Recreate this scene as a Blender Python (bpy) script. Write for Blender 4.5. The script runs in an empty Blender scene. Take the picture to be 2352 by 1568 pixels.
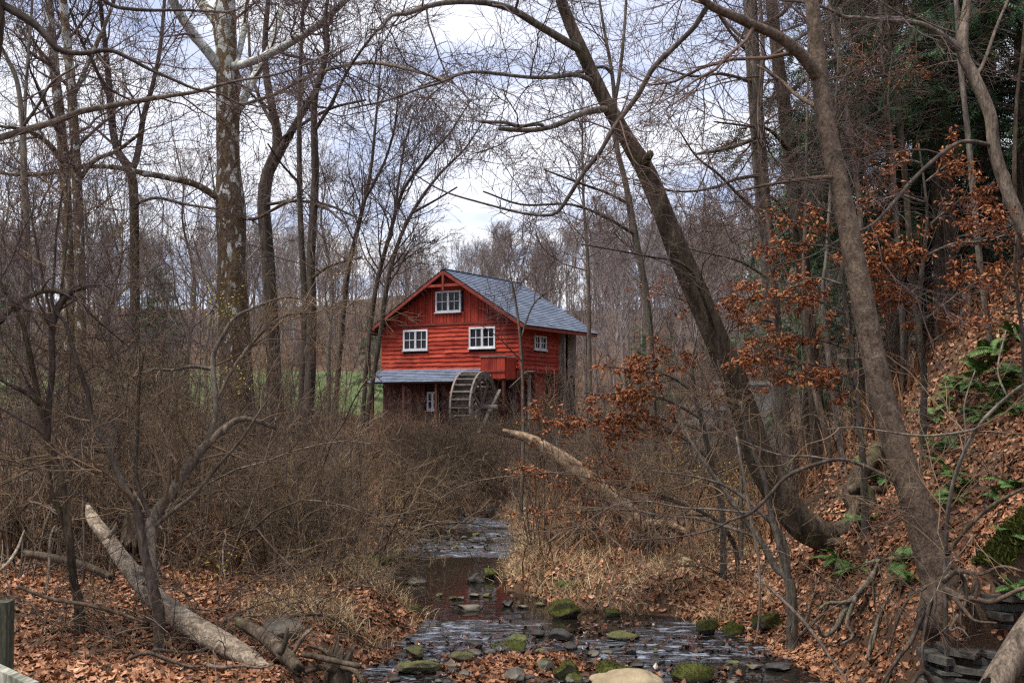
import bpy, math, random
import numpy as np
from mathutils import noise as mnoise, Vector

# ------------------------------------------------------------------ camera, sky, sun, exposure
SC = bpy.context.scene
COL = SC.collection
EYE = 2.3                      # eye height above the near water
PITCH = math.radians(3.22)
FPX = 2613.0                   # 40 mm lens on 36 mm film, in pixels of a 2352 wide picture
cam_d = bpy.data.cameras.new("camera")
cam_d.lens = 40.0
cam_d.sensor_width = 36.0
cam_d.clip_start = 0.1
cam_d.clip_end = 3000.0
cam = bpy.data.objects.new("camera", cam_d)
COL.objects.link(cam)
cam.location = (0, 0, EYE)
cam.rotation_euler = (math.pi / 2 + PITCH, 0, 0)
SC.camera = cam

SUN_EL, SUN_AZ = math.radians(66), math.radians(240)      # high, behind the camera and to the left
W = bpy.data.worlds.new("World")
SC.world = W
W.use_nodes = True
wn, wl = W.node_tree.nodes, W.node_tree.links
wn.clear()
def wnode(t, **k):
    n = wn.new(t)
    for a, v in k.items():
        setattr(n, a, v)
    return n
sky = wnode('ShaderNodeTexSky', sky_type='NISHITA', sun_disc=False, sun_elevation=SUN_EL, sun_rotation=SUN_AZ)
tc = wnode('ShaderNodeTexCoord')
sep = wnode('ShaderNodeSeparateXYZ')
wl.new(tc.outputs['Generated'], sep.inputs[0])
zz = wnode('ShaderNodeMath', operation='MAXIMUM'); wl.new(sep.outputs[2], zz.inputs[0]); zz.inputs[1].default_value = 0.0
za = wnode('ShaderNodeMath', operation='ADD'); wl.new(zz.outputs[0], za.inputs[0]); za.inputs[1].default_value = 0.10
dx = wnode('ShaderNodeMath', operation='DIVIDE'); wl.new(sep.outputs[0], dx.inputs[0]); wl.new(za.outputs[0], dx.inputs[1])
dy = wnode('ShaderNodeMath', operation='DIVIDE'); wl.new(sep.outputs[1], dy.inputs[0]); wl.new(za.outputs[0], dy.inputs[1])
cmb = wnode('ShaderNodeCombineXYZ'); wl.new(dx.outputs[0], cmb.inputs[0]); wl.new(dy.outputs[0], cmb.inputs[1])
cn = wnode('ShaderNodeTexNoise'); cn.inputs['Scale'].default_value = 0.95; cn.inputs['Detail'].default_value = 5; cn.inputs['Roughness'].default_value = 0.52
cn.inputs['Distortion'].default_value = 0.5
wl.new(cmb.outputs[0], cn.inputs['Vector'])
cr = wnode('ShaderNodeValToRGB')
cr.color_ramp.elements[0].position = 0.38; cr.color_ramp.elements[0].color = (2.2, 2.55, 3.7, 1)
cr.color_ramp.elements[1].position = 0.56; cr.color_ramp.elements[1].color = (5.0, 4.95, 5.2, 1)
e_ = cr.color_ramp.elements.new(0.47); e_.color = (3.5, 3.7, 4.6, 1)
wl.new(cn.outputs[0], cr.inputs[0])
mx = wnode('ShaderNodeMixRGB'); mx.inputs[0].default_value = 0.86
wl.new(sky.outputs[0], mx.inputs[1]); wl.new(cr.outputs[0], mx.inputs[2])
bg = wnode('ShaderNodeBackground'); bg.inputs[1].default_value = 0.1
wl.new(mx.outputs[0], bg.inputs[0])
wo = wnode('ShaderNodeOutputWorld'); wl.new(bg.outputs[0], wo.inputs[0])
W.cycles.sampling_method = 'MANUAL'
W.cycles.sample_map_resolution = 512

sun_d = bpy.data.lights.new("sun", 'SUN')
sun_d.energy = 2.2
sun_d.angle = math.radians(18)
sun_d.color = (1.0, 0.95, 0.88)
sun = bpy.data.objects.new("sun", sun_d)
COL.objects.link(sun)
sun.rotation_euler = (math.pi / 2 - SUN_EL, 0, math.pi - SUN_AZ)
SC.view_settings.view_transform = 'Standard'
SC.view_settings.look = 'None'
SC.view_settings.exposure = 1.35
SC.view_settings.gamma = 1.0
SC.view_settings.use_curve_mapping = False
SC.cycles.max_bounces = 4
SC.cycles.diffuse_bounces = 2
SC.cycles.glossy_bounces = 2
SC.cycles.transmission_bounces = 2
SC.cycles.transparent_max_bounces = 4
SC.cycles.caustics_reflective = False
SC.cycles.caustics_refractive = False
SC.cycles.use_denoising = False
SC.cycles.sample_clamp_indirect = 1.0
SC.cycles.sample_clamp_direct = 2.5
SC.cycles.adaptive_threshold = 0.02
SC.cycles.filter_width = 1.3

# ------------------------------------------------------------------ helpers: objects
def thing(name, label, cat, loc=(0, 0, 0), rotz=0.0, group=None, kind=None):
    o = bpy.data.objects.new(name, None)
    COL.objects.link(o)
    o.location = loc
    o.rotation_euler = (0, 0, rotz)
    tag(o, label, cat, group, kind)
    return o

def tag(o, label=None, cat=None, group=None, kind=None):
    if label: o["label"] = label
    if cat: o["category"] = cat
    if group: o["group"] = group
    if kind: o["kind"] = kind
    return o

def ob(name, me, mat=None, parent=None, loc=None):
    o = bpy.data.objects.new(name, me)
    COL.objects.link(o)
    if mat is not None and not me.materials:
        me.materials.append(mat)
    if parent is not None:
        o.parent = parent
    if loc is not None:
        o.location = loc
    return o

def mk(name, V, F, smooth=True, tint=None):
    """mesh from numpy verts and an (M,3) or (M,4) face array (or a list of such arrays)"""
    me = bpy.data.meshes.new(name)
    V = np.asarray(V, np.float32)
    Fs = [np.asarray(f, np.int32) for f in (F if isinstance(F, (list, tuple)) else [F]) if len(f)]
    loops = np.concatenate([f.ravel() for f in Fs])
    tot = np.concatenate([np.full(len(f), f.shape[1], np.int32) for f in Fs])
    start = np.concatenate([[0], np.cumsum(tot)[:-1]]).astype(np.int32)
    me.vertices.add(len(V)); me.vertices.foreach_set('co', V.ravel())
    me.loops.add(len(loops)); me.loops.foreach_set('vertex_index', loops)
    me.polygons.add(len(tot))
    me.polygons.foreach_set('loop_start', start)
    me.polygons.foreach_set('loop_total', tot)
    me.polygons.foreach_set('use_smooth', np.full(len(tot), smooth, bool))
    if tint is not None:
        a = me.attributes.new('tint', 'FLOAT', 'POINT')
        a.data.foreach_set('value', np.asarray(tint, np.float32))
    me.update(calc_edges=True)
    return me

def join(parts):
    """parts: list of (V, F) with one face width -> V, F"""
    Vs, Fs, n = [], [], 0
    for V, F in parts:
        Vs.append(V); Fs.append(np.asarray(F) + n); n += len(V)
    return np.concatenate(Vs), np.concatenate(Fs)

BOXF = np.array([[0, 3, 2, 1], [4, 5, 6, 7], [0, 1, 5, 4], [1, 2, 6, 5], [2, 3, 7, 6], [3, 0, 4, 7]])
def box(x0, x1, y0, y1, z0, z1):
    V = np.array([[x0, y0, z0], [x1, y0, z0], [x1, y1, z0], [x0, y1, z0], [x0, y0, z1], [x1, y0, z1], [x1, y1, z1], [x0, y1, z1]], float)
    return V, BOXF.copy()

def beam(a, b, w, t, up=(0, 0, 1)):
    """box from a to b, w wide across, t thick along up"""
    a, b, up = np.array(a, float), np.array(b, float), np.array(up, float)
    d = b - a; d /= np.linalg.norm(d)
    s = np.cross(d, up); s /= np.linalg.norm(s)
    u = np.cross(s, d)
    V = []
    for p in (a, b):
        for i, j in ((-1, -1), (1, -1), (1, 1), (-1, 1)):
            V.append(p + s * i * w / 2 + u * j * t / 2)
    V = np.array(V)
    F = np.array([[0, 1, 2, 3], [7, 6, 5, 4], [0, 4, 5, 1], [1, 5, 6, 2], [2, 6, 7, 3], [3, 7, 4, 0]])
    return V, F

# ------------------------------------------------------------------ helpers: pixels of the photograph (2352 wide) to places
_cp, _sp = math.cos(PITCH), math.sin(PITCH)
def P(x, y, Y):
    a, b = (x - 1176.0) / FPX, (784.0 - y) / FPX
    dyv, dzv = _cp - b * _sp, _sp + b * _cp
    s = Y / dyv
    return np.array([a * s, Y, EYE + dzv * s])

def fbm(x, y, s=1.0, seed=0.0):
    """cheap smooth noise for arrays, about -1..1"""
    x, y = np.asarray(x) * s + seed * 3.1, np.asarray(y) * s - seed * 1.7
    v = np.sin(x * 1.0 + 1.3 * np.sin(y * .7 + seed)) * np.cos(y * 1.1 + 1.1 * np.sin(x * .8))
    v = v + .5 * np.sin(x * 2.3 + 2.1 + 1.2 * np.sin(y * 1.9)) * np.cos(y * 2.1 - .7 + np.sin(x * 1.7))
    v = v + .25 * np.sin(x * 4.9 + .4 + np.sin(y * 4.1)) * np.cos(y * 5.2 + 1.9)
    return v / 1.5

# ------------------------------------------------------------------ the lie of the land
_SY = np.array([-30, 5, 9.4, 10.0, 11.0, 11.8, 12.5, 13.2, 14.4, 16.3, 18.3, 21.2, 24.2, 27, 32, 38, 44, 60])
_SL = np.array([-3, -1.6, -1.30, -1.32, -1.22, -.98, -.95, -1.12, -1.57, -1.87, -1.74, -1.48, -1.05, .0, 2.2, 2.4, .2, -3.])
_SR = np.array([6, 3.4, 2.72, 2.60, 2.42, 2.2, 1.9, .62, -.05, -.12, .05, -.02, -.28, .75, 3.1, 3.5, 1.6, -1.])
def stream_l(y): return np.interp(y, _SY, _SL)
def stream_r(y): return np.interp(y, _SY, _SR)
def water_z(y): return .006 * np.clip(np.asarray(y, float) - 17.5, 0, 8) + .03 * np.clip(np.asarray(y, float) - 26, 0, 40)
def sstep(a, b, x):
    t = np.clip((x - a) / (b - a), 0, 1)
    return t * t * (3 - 2 * t)
_FY = np.array([-30, 6, 8.5, 10.5, 12, 14, 18, 25, 35, 60, 500])
_FX = np.array([2.6, 2.8, 2.85, 2.75, 2.7, 2.9, 4.0, 7.5, 13, 30, 200])
def height(x, y):
    x, y = np.asarray(x, float), np.asarray(y, float)
    L, R, wz = stream_l(y), stream_r(y), water_z(y)
    dl, dr = L - x, x - R
    wob = fbm(x, y, 1.7, 2) * .06 + fbm(x, y, 5.0, 5) * .025
    # left bank
    rise = .30 + .10 * sstep(14, 20, y)
    hl = rise * sstep(-.05, .45, dl + wob * 2) + .05 * np.clip(dl, 0, 8) + .012 * np.clip(y - 14, 0, 60) * sstep(.2, 3, dl)
    # right bank
    hr = (.10 + .18 * sstep(12.0, 13.5, y)) * sstep(-.05, .55, dr + wob * 2) + .05 * np.clip(dr, 0, 6) + .010 * np.clip(y - 14, 0, 60) * sstep(.2, 3, dr)
    bed = -.10 - .22 * sstep(12.3, 13.2, y) * sstep(17.8, 17, y)
    mid = bed * sstep(-.1, .5, np.minimum(-dl, -dr))
    h = wz + np.where(dl > 0, hl, np.where(dr > 0, hr, 0)) + np.where((dl <= .05) & (dr <= .05), mid, 0) + wob * sstep(.0, .8, np.maximum(dl, dr))
    # leaf covered gravel bar at the near end
    bar = np.exp(-((x - .1) / 1.1) ** 2 - ((y - 10.1) / 1.05) ** 2)
    h = h + np.where((dl < 0) & (dr < 0), .145 * bar + .035 * fbm(x, y, 4, 8), 0)
    # steep hillside on the right
    q = x - np.interp(y, _FY, _FX)
    hill = .95 * np.clip(q, 0, 5.5) + .45 * np.clip(q - 5.5, 0, 30) + .1 * np.clip(q - 35, 0, 200)
    hill = hill * sstep(-.1, .5, q)
    ledge = .45 * sstep(.15, .45, q) * sstep(9.4, 8.9, y)
    cut = sstep(8.38, 8.24, y + .05 * fbm(x, y, 6, 2)) * sstep(2.75, 2.95, x)
    h = h + (hill + ledge) * (1 - .97 * cut) * (1 + .06 * fbm(x, y, 1.3, 4)) + .10 * fbm(x, y, 2.6, 7) * sstep(0, 1, q)
    # far: lawn rises to the left, wooded hill behind
    h = h + .085 * np.clip(y - 58, 0, 25) * sstep(5, -12, x)
    h = h + .15 * np.clip(y - 85, 0, 110) * (1 + .25 * sstep(0, 90, x) - .15 * sstep(0, -60, x)) 
    h = h + 1.2 * fbm(x, y, .05, 3) * sstep(70, 130, y)
    return h

def G(x, y, ymin=5.0, ymax=70.0):
    """where the ray through a pixel meets the ground"""
    Y = np.arange(ymin, ymax, .02)
    a, b = (x - 1176.0) / FPX, (784.0 - y) / FPX
    s = Y / (_cp - b * _sp)
    X, Z = a * s, EYE + (_sp + b * _cp) * s
    gz = np.maximum(height(X, Y), np.where((X > stream_l(Y)) & (X < stream_r(Y)), water_z(Y), -9))
    k = np.argmax(Z <= gz)
    if Z[k] > gz[k]: k = len(Y) - 1
    return np.array([X[k], Y[k], gz[k]])

# ------------------------------------------------------------------ materials
def material(name):
    m = bpy.data.materials.new(name)
    m.use_nodes = True
    nt = m.node_tree
    b = nt.nodes['Principled BSDF']
    return m, nt.nodes, nt.links, b

def ramp(nodes, stops):
    r = nodes.new('ShaderNodeValToRGB')
    el = r.color_ramp.elements
    while len(el) < len(stops): el.new(.5)
    for e, (p, c) in zip(el, stops):
        e.position = p
        e.color = (c[0], c[1], c[2], 1)
    return r

def noise_node(nodes, links, scale, detail=4, vec=None, stretch=None, rough=.55, dist=0):
    n = nodes.new('ShaderNodeTexNoise')
    n.inputs['Scale'].default_value = scale
    n.inputs['Detail'].default_value = detail
    n.inputs['Roughness'].default_value = rough
    n.inputs['Distortion'].default_value = dist
    if vec is None:
        t = nodes.new('ShaderNodeTexCoord'); vec = t.outputs['Object']
    if stretch:
        mp = nodes.new('ShaderNodeMapping'); mp.inputs['Scale'].default_value = stretch
        links.new(vec, mp.inputs[0]); vec = mp.outputs[0]
    links.new(vec, n.inputs['Vector'])
    return n

def bump(nodes, links, b, src, strength=.5, dist=.02):
    bn = nodes.new('ShaderNodeBump')
    bn.inputs['Strength'].default_value = strength
    bn.inputs['Distance'].default_value = dist
    links.new(src, bn.inputs['Height'])
    links.new(bn.outputs[0], b.inputs['Normal'])
    return bn

def bark(name, cols, scale=9, stretch=(1, 1, .16), relief=.9, dist=.02, rough=.9, patches=None, moss=None, fine=.8):
    m, n, l, b = material(name)
    t = noise_node(n, l, scale, 6, stretch=stretch, dist=.6)
    r = ramp(n, [(p, c) for p, c in zip(np.linspace(.3, .7, len(cols)), cols)])
    l.new(t.outputs[0], r.inputs[0])
    col = r.outputs[0]
    big = noise_node(n, l, 1.6, 3)
    mul = n.new('ShaderNodeMixRGB'); mul.blend_type = 'MULTIPLY'; mul.inputs[0].default_value = .35
    rb = ramp(n, [(.3, (.55, .55, .55)), (.7, (1.15, 1.12, 1.08))])
    l.new(big.outputs[0], rb.inputs[0]); l.new(col, mul.inputs[1]); l.new(rb.outputs[0], mul.inputs[2])
    col = mul.outputs[0]
    if patches:                                   # flaking plates (sycamore): pale wood under brown bark, more of it higher up
        tcn = n.new('ShaderNodeTexCoord')
        sx = n.new('ShaderNodeSeparateXYZ'); l.new(tcn.outputs['Object'], sx.inputs[0])
        mr = n.new('ShaderNodeMapRange'); mr.inputs[1].default_value = patches[0]; mr.inputs[2].default_value = patches[1]
        mr.inputs[3].default_value = -.10; mr.inputs[4].default_value = .13
        l.new(sx.outputs[2], mr.inputs[0])
        pn = noise_node(n, l, 7.5, 3, stretch=(1, 1, .55), rough=.5, dist=.5)
        ad = n.new('ShaderNodeMath'); ad.operation = 'ADD'; l.new(pn.outputs[0], ad.inputs[0]); l.new(mr.outputs[0], ad.inputs[1])
        st = ramp(n, [(.555, (0, 0, 0)), (.575, (1, 1, 1))]); l.new(ad.outputs[0], st.inputs[0])
        pc = noise_node(n, l, 3.0, 2)
        pr = ramp(n, [(.35, (.26, .27, .22)), (.5, (.42, .42, .38)), (.62, (.62, .62, .60))]); l.new(pc.outputs[0], pr.inputs[0])
        mxn = n.new('ShaderNodeMixRGB'); l.new(st.outputs[0], mxn.inputs[0]); l.new(col, mxn.inputs[1]); l.new(pr.outputs[0], mxn.inputs[2])
        col = mxn.outputs[0]
    if moss:
        mn = noise_node(n, l, 4.5, 5)
        ms = ramp(n, [(.56, (0, 0, 0)), (.68, (1, 1, 1))]); l.new(mn.outputs[0], ms.inputs[0])
        mm = n.new('ShaderNodeMath'); mm.operation = 'MULTIPLY'; mm.inputs[1].default_value = .6; l.new(ms.outputs[0], mm.inputs[0])
        mxn = n.new('ShaderNodeMixRGB'); l.new(mm.outputs[0], mxn.inputs[0]); l.new(col, mxn.inputs[1]); mxn.inputs[2].default_value = (*moss, 1)
        col = mxn.outputs[0]
    l.new(col, b.inputs['Base Color'])
    b.inputs['Roughness'].default_value = rough
    b.inputs['Specular IOR Level'].default_value = .25
    f2 = noise_node(n, l, scale * 4.2, 5, stretch=(stretch[0], stretch[1], max(stretch[2], .3)), rough=.7)
    mh = n.new('ShaderNodeMath'); mh.operation = 'MULTIPLY_ADD'; l.new(f2.outputs[0], mh.inputs[0]); mh.inputs[1].default_value = .45; l.new(t.outputs[0], mh.inputs[2])
    fr_ = ramp(n, [(.36, (.34, .34, .34)), (.5, (.95, .95, .95)), (.66, (1.65, 1.62, 1.58))]); l.new(f2.outputs[0], fr_.inputs[0])
    mf = n.new('ShaderNodeMixRGB'); mf.blend_type = 'MULTIPLY'; mf.inputs[0].default_value = fine; l.new(col, mf.inputs[1]); l.new(fr_.outputs[0], mf.inputs[2])
    l.new(mf.outputs[0], b.inputs['Base Color'])
    bump(n, l, b, mh.outputs[0], relief, dist)
    return m

def plain(name, c, rough=.8, var=.35, scale=6, spec=.3, rel=None):
    """one colour with mottling, a different shade for each object"""
    m, n, l, b = material(name)
    t = noise_node(n, l, scale, 4)
    oi = n.new('ShaderNodeObjectInfo')
    ad = n.new('ShaderNodeMath'); ad.operation = 'MULTIPLY_ADD'
    l.new(oi.outputs['Random'], ad.inputs[0]); ad.inputs[1].default_value = .3; l.new(t.outputs[0], ad.inputs[2])
    r = ramp(n, [(.4, tuple(v * (1 - var) for v in c)), (.95, tuple(min(1, v * (1 + var)) for v in c))])
    l.new(ad.outputs[0], r.inputs[0]); l.new(r.outputs[0], b.inputs['Base Color'])
    b.inputs['Roughness'].default_value = rough
    b.inputs['Specular IOR Level'].default_value = spec
    if rel: bump(n, l, b, t.outputs[0], rel, .01)
    return m

def tinted(name, stops, rough=.7, spec=.3, trans=0.0):
    """colour picked leaf by leaf through the mesh attribute 'tint'"""
    m, n, l, b = material(name)
    a = n.new('ShaderNodeAttribute'); a.attribute_name = 'tint'
    oi = n.new('ShaderNodeObjectInfo')
    r = ramp(n, stops)
    l.new(a.outputs['Fac'], r.inputs[0])
    l.new(r.outputs[0], b.inputs['Base Color'])
    b.inputs['Roughness'].default_value = rough
    b.inputs['Specular IOR Level'].default_value = spec
    return m

M = {}
M['bark_dark'] = bark('bark_dark', [(.02, .014, .009), (.068, .049, .033), (.15, .115, .08)], 10, relief=1, dist=.03, moss=(.07, .07, .02))
M['bark_brown'] = bark('bark_brown', [(.05, .035, .025), (.108, .077, .054), (.16, .12, .087)], 13, stretch=(1, 1, .8), relief=.8, dist=.015)
M['bark_grey'] = bark('bark_grey', [(.05, .042, .034), (.12, .10, .08), (.21, .18, .145)], 12, relief=.8, dist=.015, moss=(.12, .12, .06))
M['bark_tan'] = bark('bark_tan', [(.055, .041, .03), (.14, .108, .08), (.235, .188, .142)], 12, relief=1, dist=.02)
M['bark_sycamore'] = bark('bark_sycamore', [(.055, .037, .022), (.12, .08, .045), (.20, .145, .085)], 16, stretch=(1, 1, .5), relief=.8, dist=.02, patches=(2.0, 14.0))
M['bark_white'] = bark('bark_white', [(.30, .30, .27), (.5, .5, .47), (.66, .66, .63)], 5, stretch=(1, 1, .4), relief=.2, dist=.005, patches=(-12, -4))
M['bark_plum'] = bark('bark_plum', [(.028, .021, .016), (.065, .049, .038), (.125, .097, .076)], 12, relief=.7, dist=.01)
M['deadwood'] = bark('deadwood', [(.08, .05, .03), (.26, .18, .115), (.40, .30, .20)], 9, stretch=(1, 1, 1), relief=.8, dist=.015)
M['palelog'] = bark('palelog', [(.07, .052, .036), (.26, .205, .15), (.40, .335, .255)], 14, stretch=(1, 1, 1), relief=1, dist=.02)
M['twig'] = plain('twig', (.095, .066, .06), .85, .4, 3)
M['twig_red'] = plain('twig_red', (.085, .052, .038), .8, .45, 3)
M['twig_brush'] = plain('twig_brush', (.125, .084, .049), .85, .8, 2)
M['twig_far'] = plain('twig_far', (.20, .162, .148), .9, .35, .6)  # far twigs and trunks: bark colour paled to stand in for distance haze
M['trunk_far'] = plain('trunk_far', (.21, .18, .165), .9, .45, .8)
M['leaf_litter'] = tinted('leaf_litter', [(0, (.035, .015, .007)), (.22, (.13, .05, .02)), (.46, (.27, .112, .046)), (.68, (.40, .195, .105)), (.86, (.55, .31, .18)), (1, (.66, .48, .35))], .6, .35)
M['leaf_wet'] = tinted('leaf_wet', [(0, (.03, .012, .008)), (.4, (.075, .028, .016)), (.75, (.16, .065, .03)), (1, (.33, .16, .08))], .35, .5)
M['beech_leaf'] = tinted('beech_leaf', [(0, (.085, .025, .009)), (.35, (.20, .058, .017)), (.7, (.33, .112, .032)), (1, (.46, .21, .075))], .55, .35)
M['straw'] = tinted('straw', [(0, (.14, .085, .04)), (.4, (.30, .20, .10)), (.75, (.44, .32, .175)), (1, (.56, .45, .28))], .7, .3)
M['weed'] = tinted('weed', [(0, (.08, .036, .017)), (.5, (.16, .075, .034)), (1, (.28, .15, .075))], .8, .2)
M['fern'] = tinted('fern', [(0, (.026, .058, .012)), (.5, (.055, .115, .024)), (1, (.115, .19, .045))], .55, .4)
M['yellow_leaf'] = tinted('yellow_leaf', [(0, (.16, .17, .02)), (.5, (.33, .28, .03)), (1, (.45, .34, .05))], .6, .3)
M['needles'] = tinted('needles', [(0, (.022, .048, .022)), (.5, (.045, .095, .04)), (1, (.09, .15, .06))], .6, .3)
M['moss_blade'] = tinted('moss_blade', [(0, (.014, .019, .004)), (.5, (.042, .052, .008)), (1, (.115, .115, .02))], .8, .2)

# ------------------------------------------------------------------ helpers: tubes and growth
def unit(v):
    return v / np.maximum(np.linalg.norm(v, axis=-1, keepdims=True), 1e-9)

def tubes(Pt, R, sides=3, rng=None, cap=False):
    """Pt (N,K,3), R (N,K) -> verts, quads of N tubes"""
    N, K = R.shape
    T = np.empty_like(Pt)
    T[:, 1:-1] = Pt[:, 2:] - Pt[:, :-2]
    T[:, 0] = Pt[:, 1] - Pt[:, 0]
    T[:, -1] = Pt[:, -1] - Pt[:, -2]
    T = unit(T)
    mean = unit(T.mean(1))
    ref = np.where(np.abs(mean[:, 2:3]) < .8, np.array([[0, 0, 1.0]]), np.array([[1.0, 0, 0]]))
    A = unit(np.cross(T, ref[:, None, :]))
    B = np.cross(T, A)
    th = np.arange(sides) * 2 * math.pi / sides
    V = Pt[:, :, None, :] + R[:, :, None, None] * (A[:, :, None, :] * np.cos(th)[None, None, :, None] + B[:, :, None, :] * np.sin(th)[None, None, :, None])
    idx = np.arange(N * K * sides).reshape(N, K, sides)
    a, b = idx[:, :-1, :], idx[:, 1:, :]
    F = np.stack([a, np.roll(a, -1, 2), np.roll(b, -1, 2), b], -1).reshape(-1, 4)
    return V.reshape(-1, 3), F

def smooth_path(pts, step=None, n=None):
    """Catmull-Rom through rows (x,y,z,r); evenly resampled"""
    p = np.asarray(pts, float)
    q = np.concatenate([[2 * p[0] - p[1]], p, [2 * p[-1] - p[-2]]])
    out = []
    for i in range(1, len(q) - 2):
        t = np.linspace(0, 1, 12, endpoint=False)[:, None]
        a, b, c, d = q[i - 1], q[i], q[i + 1], q[i + 2]
        out.append(.5 * (2 * b + (c - a) * t + (2 * a - 5 * b + 4 * c - d) * t ** 2 + (3 * b - a - 3 * c + d) * t ** 3))
    out = np.concatenate(out + [p[-1:]])
    s = np.concatenate([[0], np.cumsum(np.linalg.norm(np.diff(out[:, :3], axis=0), axis=1))])
    if n is None: n = max(4, int(s[-1] / step) + 1)
    u = np.linspace(0, s[-1], n)
    o = np.stack([np.interp(u, s, out[:, k]) for k in range(4)], 1)
    o[:, 3] = np.maximum(o[:, 3], .002)
    return o

def trunk_mesh(path, sides=14, rough=.08, rng=None, knobs=0, flare=0.0, jag=0.0):
    """bark covered stem: uneven rings, knots and a flared foot; closed at both ends"""
    p = path
    K = len(p)
    V, F = tubes(p[None, :, :3], p[None, :, 3], sides)
    V = V.reshape(K, sides, 3)
    C = p[:, None, :3]
    D = V - C
    s = np.concatenate([[0], np.cumsum(np.linalg.norm(np.diff(p[:, :3], axis=0), axis=1))])
    th = np.arange(sides) * 2 * math.pi / sides
    sd = rng.uniform(0, 9)
    rr = np.maximum(p[:, 3], .01)[:, None]
    k = 1 + rough * (np.sin(3 * th[None] + sd + s[:, None] * .35) * .5 + np.sin(5 * th[None] + s[:, None] * .7 + 2 * sd) * .35
                     + fbm(np.cos(th)[None] * 3 + sd, s[:, None] / (rr * 2.2) * .5 + np.sin(th)[None] * 3, 1.2, sd) * .8)
    if flare:
        k = k * (1 + flare * np.exp(-s[:, None] / (rr * 2.2)) * (1 + .45 * np.cos(4 * th[None] + sd)))
    for _ in range(knobs):
        s0, t0 = rng.uniform(.1, .95) * s[-1], rng.uniform(0, 6.28)
        w = rng.uniform(.5, 1.0) * rr
        dth = np.angle(np.exp(1j * (th[None] - t0)))
        k = k + rng.uniform(.2, .45) * np.exp(-((s[:, None] - s0) / w) ** 2 - (dth / .5) ** 2)
    V = C + D * k[:, :, None]
    e0, e1 = p[0, :3].copy(), p[-1, :3].copy()
    if jag:                                       # splintered ends
        for q_, s_, e_ in ((0, 1, 'a'), (-1, -1, 'b')):
            tg = unit(p[1, :3] - p[0, :3]) if q_ == 0 else unit(p[-2, :3] - p[-1, :3])
            V[q_] += tg[None] * rng.uniform(-1.2, .9, sides)[:, None] * p[q_, 3] * jag
            if q_ == 0: e0 = e0 + tg * p[0, 3] * .7
            else: e1 = e1 + tg * p[-1, 3] * .7
    V = np.concatenate([V.reshape(-1, 3), e0[None], e1[None]])
    n0, n1 = K * sides, K * sides + 1
    i = np.arange(sides)
    caps = np.concatenate([np.stack([np.full(sides, n0), (i + 1) % sides, i], 1),
                           np.stack([np.full(sides, n1), (K - 1) * sides + i, (K - 1) * sides + (i + 1) % sides], 1)])
    return V, [F, caps]

def resample(path, n=24):
    s = np.concatenate([[0], np.cumsum(np.linalg.norm(np.diff(path[:, :3], axis=0), axis=1))])
    u = np.linspace(0, s[-1], n)
    return np.stack([np.interp(u, s, path[:, k]) for k in range(4)], 1)

def spawn(rng, Pt, R, n, length, K, ang, wander=.18, up=.0, rs=.6, rmin=.003, tmin=.15, tmax=1.0, lead=None, gate=None, flat=0.0, taper=.55):
    """n child branches off the parents (N,K0,3); returns their points and radii"""
    N, K0 = R.shape
    L = np.linalg.norm(np.diff(Pt, axis=1), axis=2).sum(1)
    bi = rng.choice(N, n, p=L / L.sum())
    t = rng.uniform(tmin, tmax, n) ** .85 * (K0 - 1)
    k = np.clip(t.astype(int), 0, K0 - 2)
    f = (t - k)[:, None]
    p0 = Pt[bi, k] * (1 - f) + Pt[bi, k + 1] * f
    r0 = R[bi, k] * (1 - f[:, 0]) + R[bi, k + 1] * f[:, 0]
    d = unit(Pt[bi, k + 1] - Pt[bi, k])
    if gate is not None:
        ok = gate(p0)
        p0, r0, d, t = p0[ok], r0[ok], d[ok], t[ok]
    n = len(p0)
    rnd = rng.normal(size=(n, 3))
    if flat: rnd[:, 2] *= (1 - flat)
    perp = unit(rnd - (rnd * d).sum(1, keepdims=True) * d)
    a = np.radians(rng.uniform(ang[0], ang[1], n))[:, None]
    d = unit(d * np.cos(a) + perp * np.sin(a))
    if lead is not None: d = unit(d + np.asarray(lead)[None])
    ln = rng.uniform(length[0], length[1], n) * (1 - taper * t / (K0 - 1))
    Q = np.empty((n, K, 3)); Q[:, 0] = p0
    for j in range(1, K):
        d = unit(d + rng.normal(size=(n, 3)) * wander + np.array([0, 0, up]))
        Q[:, j] = Q[:, j - 1] + d * (ln / (K - 1))[:, None]
    rb = np.maximum(np.minimum(r0 * rs, .012 + ln * .018), rmin)
    w = np.linspace(0, 1, K)[None]
    RR = rb[:, None] * (1 - w) + rmin * .7 * w
    return Q, RR

def twiggery(rng, sources, levels):
    """levels of ever finer branches; returns a list of (Pt, R, sides)"""
    S = np.stack([resample(p, 24) for p in sources])
    Pt, R = S[:, :, :3], S[:, :, 3]
    out = []
    for lv in levels:
        lv = dict(lv); sides = lv.pop('sides', 3)
        Pt, R = spawn(rng, Pt, R, **lv)
        if len(Pt) == 0: break
        out.append((Pt, R, sides))
    return out

def tube_mesh(name, batches, base):
    V, F = join([tubes(p, r, s) for p, r, s in batches])
    return mk(name, V - np.asarray(base)[None], F)

TREES = {}
def to_world(pts, Y0, Y1):
    """traced points (x, y, width) in picture pixels with a depth -> rows (x, y, z, r)"""
    n = len(pts)
    cum = np.concatenate([[0], np.cumsum([math.hypot(pts[i + 1][0] - pts[i][0], pts[i + 1][1] - pts[i][1]) for i in range(n - 1)])])
    rows = []
    for (x, y, w), c in zip(pts, cum / cum[-1]):
        Y = Y0 + (Y1 - Y0) * c
        rows.append([*P(x, y, Y), w * Y / FPX / 2])
    return np.array(rows)

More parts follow.
